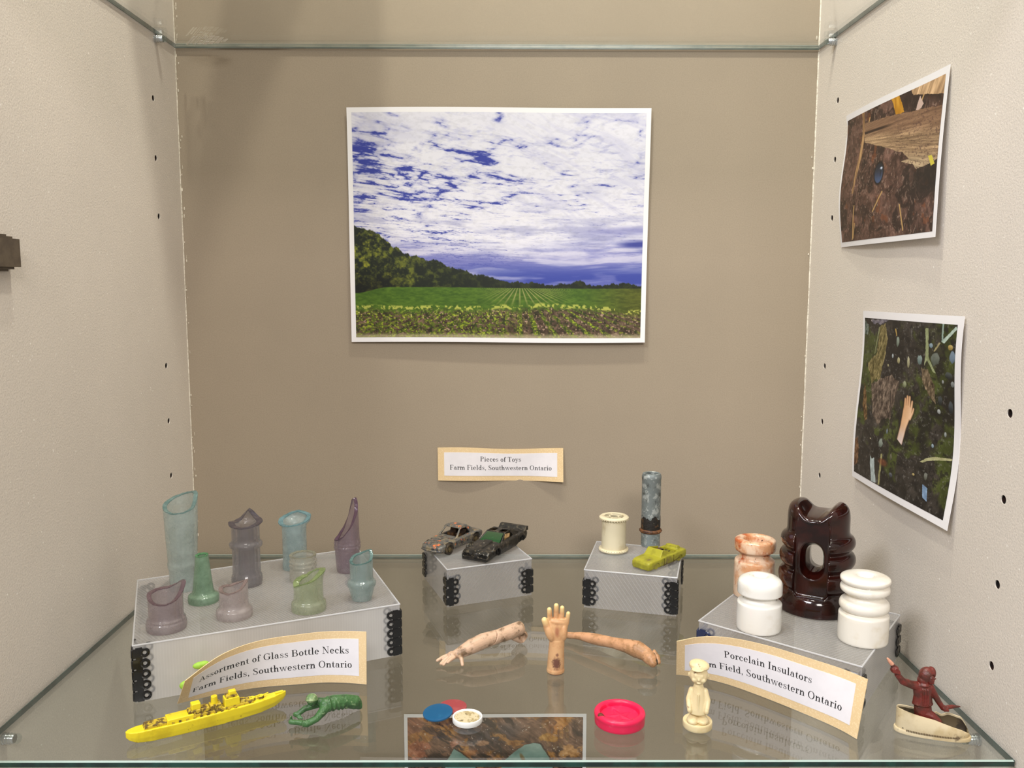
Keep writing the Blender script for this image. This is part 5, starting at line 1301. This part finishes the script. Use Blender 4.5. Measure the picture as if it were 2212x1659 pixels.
for k in range(3):
    p = Vector((.2505, -.3456, .0316)).lerp(Vector((.2440, -.3467, .036)), k/2); b.tube_ring(p, .0022-.0002*k, .0004, Matrix.Rotation(.8, 3, 'Y') @ Matrix.Rotation(math.pi/2*0, 3, 'X'), 16, 6)
for k in range(3): b.limb([((.2575+.0016*k, -.3490, .0290), .0004), ((.2578+.0016*k, -.3494, .0200), .0004)], 6)
link('body', carve(b, voxel=.00026, smooth=2, off=O, pre=.0003), M_RED, t, angle=None)
b = MB().ell((.2608, -.345, .0368), (.0044, .0042, .0050), Matrix.Rotation(.55, 3, 'Y')); b.ell((.2634, -.3448, .0376), (.0028, .0036, .0042), Matrix.Rotation(.2, 3, 'Y')); b.ell((.2590, -.345, .0335), (.0034, .0034, .0030))
cutf = MB().ell((.2632, -.3495, .0352), (.0026, .0026, .0034), Matrix.Rotation(.3, 3, 'Y'))
link('hood', carve(b, [cutf], voxel=.00028, smooth=2, off=O, pre=.0003), M_RED, t, angle=None)
f = MB().ell((.2624, -.3472, .0350), (.0024, .0022, .0032)); f.ell((.2632, -.3488, .0348), (.0006, .0007, .0009)); f.ell((.2631, -.3487, .0332), (.0010, .0005, .0003))
for s in (-1, 1): f.ell((.2632+s*.0011, -.3490, .0362), (.0005, .0004, .0005))
link('face', carve(f, voxel=.00022, smooth=1, off=O), M_RED, t, angle=None)
link('pointing_finger', carve(MB().limb([((.2389, -.347, .0444), .0013), ((.2374, -.347, .0462), .0011), ((.2360, -.347, .0480), .0006)], 12), voxel=.0003, smooth=1, off=O), M_TIP, t, angle=None)

# ---------------------------------------------------------------- cream shoe
M_SHOE = pmat('cream_rubber', (208, 192, 158), 0.55, [((190, 170, 130), 80, 0.45, 0.65), ((112, 94, 70), 110, 0.61, 0.69, 5), ((70, 56, 42), 160, 0.74, 0.80)], bump=(260, 0.2, 0.0006))
M_SHIN = pmat('dark_shoe_lining', (92, 78, 54), 0.8, [((52, 42, 28), 120, 0.45, 0.62)])
O = Vector((.2652, -.3468, 0.0002)); ang = math.atan2(-.0125, .0385)
t = thing('toy_shoe', 'cream rubber doll shoe with a torn toe holding the red figure', 'shoe', O, ang)
L2 = .0208
def shoe_ring(s, inset, lift=0.0):
    """cross-section at s (-1 heel .. 1 toe); y negative = near side"""
    e = max(0.0, 1-abs(s)**2.6)**.5
    hw = (.0068*e+.0004)*(1+.04*s)-inset
    hn = np.interp(s, [-1, -.9, -.5, 0, .4, .75, .92, 1], [.0146, .0146, .0132, .0118, .0094, .0072, .0052, .0040])
    hf = np.interp(s, [-1, -.9, -.5, 0, .3, .6, .8, .92, 1], [.0146, .0146, .0128, .0112, .0112, .0122, .0112, .0080, .0040])
    hf += .0008*math.sin(s*17)*(s > .1)*(1-abs(s))
    return hw, hn, hf
def shoe_shell():
    ns = 44; V, F = [], []; P = []
    for k in range(ns+1):
        s = -1+2*k/ns; x = s*(L2-.0006)
        hw, hn, hf = shoe_ring(s, 0); th = .0010
        out = [(-hw*1.03, 0.0024), (-hw*1.06, hn*.45), (-hw*.98, hn*.8), (-hw*.90, hn)]
        inn = [(-hw*.90+th, hn), (-hw*.98+th, hn*.8), (-hw*1.02+th, hn*.45), (-hw*.9+th, .0034), (hw*.9-th, .0034), (hw*1.02-th, hf*.45), (hw*.98-th, hf*.8), (hw*.90-th, hf)]
        if hw < th*1.6: inn = [(a*0+math.copysign(.0001, a), b) for a, b in inn]
        out2 = [(hw*.90, hf), (hw*.98, hf*.8), (hw*1.06, hf*.45), (hw*1.03, .0024)]
        P.append([Vector((x, a, b)) for a, b in out+inn+out2])
    m = MB().rings(P)
    return m.mesh()
def shoe_lining():
    ns = 40; P = []
    for k in range(ns+1):
        s = -.94+1.86*k/ns; x = s*(L2-.0006); hw, hn, hf = shoe_ring(s, 0); th = .00125; c = .0009
        a = [(-hw*.90+th, hn-c), (-hw*.98+th, hn*.8), (-hw*1.02+th, hn*.45), (-hw*.9+th, .0036), (hw*.9-th, .0036), (hw*1.02-th, hf*.45), (hw*.98-th, hf*.8), (hw*.90-th, hf-c)]
        P.append([Vector((x, q, z)) for q, z in a])
    V = [p for r in P for p in r]; F = [(k*8+i, k*8+i+1, (k+1)*8+i+1, (k+1)*8+i) for k in range(ns) for i in range(7)]
    F += [tuple(range(8)), tuple(range(ns*8, ns*8+8))[::-1]]
    return mesh_from(V, F)
link('upper', shoe_shell(), M_SHOE, t, angle=60)
R = []
for z, g in ((0, -.0002), (.0003, .0004), (.0020, .0005), (.0026, .0001)):
    row = []
    for i in range(60):
        a = 2*math.pi*i/60; cx = math.copysign(abs(math.cos(a))**.8, math.cos(a)); sy = math.copysign(abs(math.sin(a))**.8, math.sin(a))
        row.append(Vector(((L2+g)*cx, (.0070+g)*sy, z)))
    R.append(row)
MB().rings(R).build('sole', M_SHOE, t)
MB().box((0, 0, .0036), (.034, .0098, .0004)).build('insole', M_SHIN, t, smooth=False)
link('lining', shoe_lining(), M_SHIN, t, angle=60)
st_ = MB()
for i in range(34):
    x = -.0145+.0285*i/33; e = (1-abs(x/L2)**2.4)**.5
    st_.box((x, -.0071*e-.0006, .0029), (.0004, .0006, .0010))
st_.build('stitching', pmat('dirty_stitching', (96, 78, 54), 0.8), t, smooth=False)

# ---------------------------------------------------------------- small cream figurine: plain standing child in a coat and flat cap
M_IV = pmat('ivory_plastic', (224, 206, 162), 0.42, [((212, 190, 140), 90, 0.5, 0.7), ((110, 80, 62), 130, 0.62, 0.70, 6)], sss=0.2)
O = Vector((.1261, -.3377, .0002))
t = thing('figurine', 'small cream plastic figurine in a coat and cap on a round base', 'toy figure', O, math.radians(-12))
MB().lathe(rounded([(.0004, 0), (.0084, 0), (.0089, .0006), (.0089, .0042), (.0084, .0048), (.0080, .0044), (.0004, .0044)], 1), 56).build('base', M_IV, t)
b = MB().ell((-.0030, -.0030, .0056), (.0036, .0050, .0026)).ell((.0030, -.0024, .0056), (.0036, .0050, .0024))
b.limb([((-.0024, 0, .0060), .0028), ((-.0020, 0, .0100), .0026)]).limb([((.0024, 0, .0060), .0028), ((.0020, 0, .0100), .0026)])
def ov(z, rx, ry, dx=0, dy=0): return [Vector((dx+rx*math.cos(2*math.pi*i/28), dy+ry*math.sin(2*math.pi*i/28), z)) for i in range(28)]
link('legs', carve(b, voxel=.0003, smooth=4), M_IV, t, angle=None)
b = MB().rings([ov(.0094, .0056, .0050), ov(.0100, .0064, .0056), ov(.0125, .0063, .0054), ov(.0160, .0056, .0048), ov(.0200, .0048, .0042), ov(.0235, .0040, .0036), ov(.0262, .0030, .0030), ov(.0290, .0024, .0024)])
for s in (-1, 1): b.limb([((s*.0040, .0002, .0232), .0019), ((s*.0056, -.0016, .0180), .0018), ((s*.0052, -.0040, .0140), .0016)]).ell((s*.0050, -.0046, .0126), (.0015, .0015, .0019))
b.box((0, -.0046, .0165), (.0010, .0016, .0120))
link('coat', carve(b, voxel=.0003, smooth=3), M_IV, t, angle=None)
b = MB().ell((0, -.0004, .0335), (.0056, .0054, .0060)); b.ell((0, -.0058, .0326), (.0009, .0010, .0010)); b.ell((-.0026, -.0044, .0318), (.0016, .0012, .0014)); b.ell((.0026, -.0044, .0318), (.0016, .0012, .0014))
for s in (-1, 1): b.ell((s*.0056, 0, .0330), (.0008, .0012, .0016)); b.ell((s*.0020, -.0052, .0345), (.0007, .0004, .0009))
b.ell((0, -.0053, .0301), (.0014, .0004, .0003))
link('head', carve(b, voxel=.00028, smooth=2), M_IV, t, angle=None)
b = MB().ell((.0002, .0004, .0392), (.0062, .0058, .0030), Matrix.Rotation(.12, 3, 'Y')).ell((-.0008, -.0050, .0386), (.0038, .0030, .0008)).ell((.0002, .0004, .0418), (.0008, .0008, .0006)); b.tube_ring((.0002, .0004, .0386), .0054, .0007)
link('cap', carve(b, voxel=.0003, smooth=2), M_IV, t, angle=None)

# ---------------------------------------------------------------- discs and lid
M_BLU = pmat('blue_plastic', (8, 80, 122), 0.3, [((30, 98, 138), 110, 0.58, 0.74)], coat=0.2)
M_PLR = pmat('faded_red_plastic', (176, 76, 80), 0.4, [((190, 96, 96), 90, 0.5, 0.7)], trans=0.3)
M_WHT = pmat('white_plastic', (232, 230, 226), 0.35)
M_CORK = pmat('stained_cork_liner', (198, 184, 150), 0.8, [((164, 146, 104), 260, 0.50, 0.60), ((84, 72, 54), 420, 0.60, 0.66, 5)], bump=(500, 0.5, 0.0005))
M_PNK = pmat('hot_pink_plastic', (222, 26, 76), 0.35, [((230, 54, 96), 160, 0.6, 0.72)])
M_MUD = pmat('dried_mud', (108, 48, 30), 0.8, [((70, 34, 22), 400, 0.5, 0.6)])
def disc(name, label, cat, loc, r, h, mat, tilt=(0, 0, 0)):
    t = thing(name, label, cat, loc); t.rotation_euler = tilt
    MB().lathe(rounded([(.0003, 0), (r*.96, 0), (r, h*.3), (r, h*.7), (r*.97, h), (.0003, h)], 2), 56).build('disc', mat, t)
    return t
disc('counter', 'faded red plastic disc lying under the blue disc', 'disc', (-.0249, -.3143, .0002), .0090, .0016, M_PLR)
disc('counter', 'blue plastic disc leaning on the red disc', 'disc', (-.0335, -.3240, .0014), .0094, .0016, M_BLU, (math.radians(4.5), math.radians(-4), 0))
t = thing('screw_cap', 'small white bottle cap with a stained cork liner', 'cap', (-.0147, -.3309, .0002))
m = MB(); r = .0093; n = 56
pr = [(.0004, 0), (r*.97, 0), (r, .0006), (r, .0030), (r*.98, .0034), (r*.90, .0034), (r*.87, .0030), (r*.87, .0012), (.0004, .0012)]
MB().lathe(pr, 56).build('cap_shell', M_WHT, t)
link('cork_liner', carve(MB().cyl((-.0004, .0004, .0010), .0077, .0016, 48), voxel=.0004, smooth=3), M_CORK, t, angle=None)
t = thing('jar_lid', 'hot pink round plastic lid with a raised star in its sunken centre', 'lid', (.0792, -.3323, .0002), .3)
MB().lathe(rounded([(.0004, 0), (.0150, 0), (.0154, .0004), (.0155, .0046), (.0157, .0052), (.0158, .0062), (.0154, .0074), (.0142, .0080), (.0126, .0078), (.0119, .0070), (.0116, .0040), (.0004, .0038)], 1), 72).build('lid_body', M_PNK, t)
V = [Vector((0, 0, .0049))]; F = []
for i in range(10):
    a = math.pi/2+2*math.pi*i/10; rr = .0098 if i % 2 == 0 else .0040
    V.append(Vector((rr*math.cos(a), rr*math.sin(a), .0040)))
for i in range(10): V.append(V[1+i]-Vector((0, 0, .0006)))
F = [(0, 1+i, 1+(i+1) % 10) for i in range(10)]+[(1+i, 11+i, 11+(i+1) % 10, 1+(i+1) % 10) for i in range(10)]
link('star', mesh_from(V, F), M_PNK, t, smooth=False)
m = MB().ell((-.0134, -.0016, .0070), (.0020, .0024, .0016)).ell((-.0120, -.0030, .0060), (.0014, .0018, .0016)).ell((.0036, -.0112, .0062), (.0016, .0010, .0010))
link('mud', carve(m, voxel=.0004, smooth=1), M_MUD, t, angle=None)

# ---------------------------------------------------------------- doll arms
def skin_mat(name, base, dirt, extra=None, stain=None, tips=None):
    q = NT(name); p = q.n('ShaderNodeBsdfPrincipled'); vec = q.coords()
    c = lin(base)
    for col, sc, lo, hi in dirt: c = q.mix(q.ramp(q.noise(vec, sc, 5, .65), lo, hi), c, lin(col))
    def blob(pt, scale, lo, hi, ns, na):
        mp = q.n('ShaderNodeMapping'); mp.vector_type = 'POINT'
        mp.inputs['Location'].default_value = [-a*b for a, b in zip(pt, scale)]; mp.inputs['Scale'].default_value = scale
        q.l(vec, mp.inputs[0]); ln = q.n('ShaderNodeVectorMath', operation='LENGTH'); q.l(mp.outputs[0], ln.inputs[0])
        d = q.math('ADD', ln.outputs['Value'], q.math('MULTIPLY', q.math('SUBTRACT', q.noise(vec, ns, 4, .7), .5), na))
        return q.ramp(d, hi, lo)
    for s in (stain or []): c = q.mix(q.math('MULTIPLY', blob(*s[:6]), s[7]), c, lin(s[6]))
    if not isinstance(c, tuple): q.l(c, p.inputs['Base Color'])
    else: p.inputs['Base Color'].default_value = c
    p.inputs['Roughness'].default_value = .45
    p.inputs['Subsurface Weight'].default_value = .25; p.inputs['Subsurface Radius'].default_value = (.003, .0016, .001); p.inputs['Subsurface Scale'].default_value = 1
    q.l(q.bump(q.noise(vec, 420, 3), .15, .0005), p.inputs['Normal'])
    q.l(p.outputs[0], q.out.inputs[0]); return q.m
TIPC = (232, 204, 144)
M_HAND = skin_mat('doll_skin', (210, 166, 120), [((196, 146, 102), 90, .45, .65)], stain=[
    ((.0002, -.006, .0082), (340, 90, 230), .55, 1.35, 700, 1.5, (84, 38, 34), .9), ((.0008, -.0055, .0142), (800, 100, 800), .4, 1.2, 900, 1.2, (110, 60, 50), .8),
    ((.0006, -.004, .0305), (560, 90, 250), .3, 1.3, 300, .5, (158, 92, 66), .75),
    ((-.0048, -.001, .0465), (330, 200, 200), .3, 1.2, 200, .2, TIPC, .9), ((.0001, -.001, .0500), (330, 200, 200), .3, 1.3, 200, .2, TIPC, .9), ((.0042, -.001, .0475), (330, 200, 200), .3, 1.2, 200, .2, TIPC, .9), ((.0083, -.001, .0435), (330, 200, 200), .3, 1.2, 200, .2, TIPC, .9), ((-.0082, -.002, .0385), (300, 200, 240), .3, 1.3, 200, .2, TIPC, .9)])
t = thing('doll_hand', 'flesh-coloured doll hand standing upright, palm forward, stained wrist', 'doll part', (.0435, -.2623, .0002))
b = MB()
b.rings([ov(.0000, .0060, .0058), ov(.0004, .0063, .0060), ov(.0022, .0063, .0060), ov(.0030, .0060, .0057), ov(.0080, .0059, .0054, .0002), ov(.0140, .0056, .0050, .0003), ov(.0190, .0054, .0046, .0006), ov(.0235, .0053, .0042, .0008)])
b.rings([ov(.0220, .0050, .0040, .0008), ov(.0260, .0064, .0040, .0006), ov(.0300, .0075, .0040, .0004), ov(.0335, .0080, .0037, .0006), ov(.0365, .0076, .0032, .0010), ov(.0388, .0064, .0026, .0016)])
b.ell((-.0044, -.0018, .0290), (.0032, .0034, .0070), Matrix.Rotation(-.35, 3, 'Y')); b.ell((.0052, -.0014, .0290), (.0028, .0032, .0062)); b.ell((.0012, -.0010, .0362), (.0060, .0026, .0026), Matrix.Rotation(.12, 3, 'Y'))
b.limb([((-.0052, -.0012, .0310), .0032), ((-.0068, -.0016, .0350), .0025), ((-.0080, -.0020, .0380), .0022)])
for p in ([(-.0040, .0002, .0370, .0019), (-.0044, -.0002, .0410, .0018), (-.0047, -.0008, .0452, .00165)], [(0, .0004, .0380, .0019), (.0001, .0002, .0430, .0018), (.0001, -.0004, .0479, .0017)],
          [(.0038, .0003, .0376, .0018), (.0041, .0001, .0420, .0017), (.0042, -.0005, .0463, .0016)], [(.0074, .0002, .0350, .0017), (.0080, -.0001, .0388, .0016), (.0084, -.0006, .0423, .0015)]):
    b.limb([((x, y, z), r) for x, y, z, r in p], 16)
link('hand', carve(b, voxel=.00024, smooth=5, pre=.00026), M_HAND, t, angle=None)
MB().lathe([(.0036, -.0001), (.0058, -.0001), (.0060, .0003), (.0036, .0003)], 40).build('dark_rim', M_MUD, t)
# --- dirty arm at left
M_DIRT = skin_mat('dirty_doll_skin', (200, 168, 142), [((178, 146, 118), 110, .45, .62), ((120, 96, 72), 120, .50, .64), ((74, 60, 46), 210, .60, .72)])
M_CAV = pmat('dark_cavity', (36, 30, 22), 0.9, [((84, 72, 52), 200, 0.5, 0.66)])
O = Vector((-.010, -.235, 0.0003))
t = thing('doll_limb', 'dirty pinkish doll arm with spread fingers at left and a torn open end', 'doll part', O)
b = MB()
b.limb([((-.0262, -.2455, .0056), .0034), ((-.0235, -.2442, .0062), .0041), ((-.0161, -.2400, .0087), .0054), ((-.0075, -.2340, .0104), .0056), ((.0029, -.2285, .0114), .0050), ((.0117, -.2225, .0122), .0054), ((.0186, -.2168, .0128), .0052)], 20)
b.ell((-.0290, -.2468, .0055), (.0042, .0036, .0025), Matrix.Rotation(.6, 3, 'Z') @ Matrix.Rotation(.15, 3, 'Y'))
for pts in ([(-.0322, -.2462, .0050, .0015), (-.0362, -.2485, .0044, .0013), (-.0398, -.2515, .0033, .0011)], [(-.0318, -.2482, .0048, .0014), (-.0348, -.2508, .0036, .0012), (-.0371, -.2535, .0018, .0011)],
            [(-.0302, -.2496, .0048, .0014), (-.0330, -.2524, .0036, .0012), (-.0350, -.2547, .0016, .0011)], [(-.0280, -.2502, .0050, .0014), (-.0304, -.2530, .0044, .0012), (-.0322, -.2550, .0034, .0010)],
            [(-.0238, -.2484, .0054, .0019), (-.0226, -.2515, .0040, .0015), (-.0218, -.2543, .0014, .0012)]):
    b.limb([((x, y, z), r) for x, y, z, r in pts], 12)
b.limb([((-.0085, -.2370, .0066), .0018), ((-.0180, -.2425, .0052), .0016)], 10)
ax = Vector((.0186, -.2168, .0128))-Vector((.0029, -.2285, .0114)); ax.normalize()
cuts = [MB().capsule(Vector((.0190, -.2165, .0128)), .0042, Vector((.0190, -.2165, .0128))+ax*.012, .0060, 16),
        MB().box((.0010, -.2330, .0120), (.0007, .010, .010), Matrix.Rotation(.62, 3, 'Z') @ Matrix.Rotation(.5, 3, 'Y'))]
link('arm', carve(b, cuts, voxel=.00028, smooth=4, off=O, pre=.0003), M_DIRT, t, angle=None)
b = MB().limb([((.0150, -.2180, .0062), .0026), ((.0196, -.2150, .0046), .0042), ((.0212, -.2142, .0062), .0040)], 16)
c2 = MB().ell((.0222, -.2182, .0060), (.0030, .0034, .0040))
link('torn_flap', carve(b, [c2], voxel=.0003, smooth=3, off=O, pre=.0003), M_DIRT, t, angle=None)
MB().capsule(Vector((.0150, -.2195, .0122))-O, .0036, Vector((.0182, -.2171, .0125))-O, .0040, 16).build('hollow', M_CAV, t)
# --- tan arm at right
M_TANA = skin_mat('tan_doll_skin', (198, 150, 112), [((164, 122, 84), 100, .42, .60), ((132, 98, 62), 140, .54, .68), ((74, 54, 38), 260, .66, .73)])
O = Vector((.088, -.235, 0.0003))
t = thing('doll_limb', 'tan doll arm running right from behind the upright hand, bent at a crease', 'doll part', O)
b = MB()
b.limb([((.0545, -.2092, .0042), .0024), ((.0600, -.2115, .0048), .0025), ((.0644, -.2140, .0056), .0029), ((.0704, -.2180, .0060), .0038), ((.0764, -.2220, .0063), .0042), ((.0873, -.2310, .0076), .0040), ((.0965, -.2380, .0082), .0050), ((.1030, -.2428, .0078), .0062)], 20)
b2 = MB().limb([((.1042, -.2436, .0076), .0059), ((.1085, -.2470, .0062), .0052), ((.1112, -.2525, .0050), .0046), ((.1122, -.2560, .0034), .0030)], 20)
cuts = [MB().box((.1040, -.2480, .0078), (.0006, .0110, .020), Matrix.Rotation(-.62, 3, 'Z')), MB().box((.1130, -.2420, .006), (.012, .020, .02), Matrix.Rotation(-.62, 3, 'Z'))]
link('upper_arm', carve(b, cuts[1:], voxel=.0003, smooth=3, off=O, pre=.0003), M_TANA, t, angle=None)
link('bent_end', carve(b2, voxel=.0003, smooth=4, off=O, pre=.0003), M_TANA, t, angle=None)
b3 = MB().limb([((.1146, -.2490, .0078), .0018), ((.1162, -.2520, .0062), .0018), ((.1166, -.2548, .0036), .0017)], 12).ell((.1146, -.2478, .0088), (.0012, .0012, .0010))
link('peeled_layer', carve(b3, voxel=.0003, smooth=3, off=O, pre=.0003), M_TANA, t, angle=None)
MB().limb([((.1140, -.2500, .0066), .0022), ((.1148, -.2546, .0036), .0020)], 12).build('hollow', M_CAV, t, off=O)
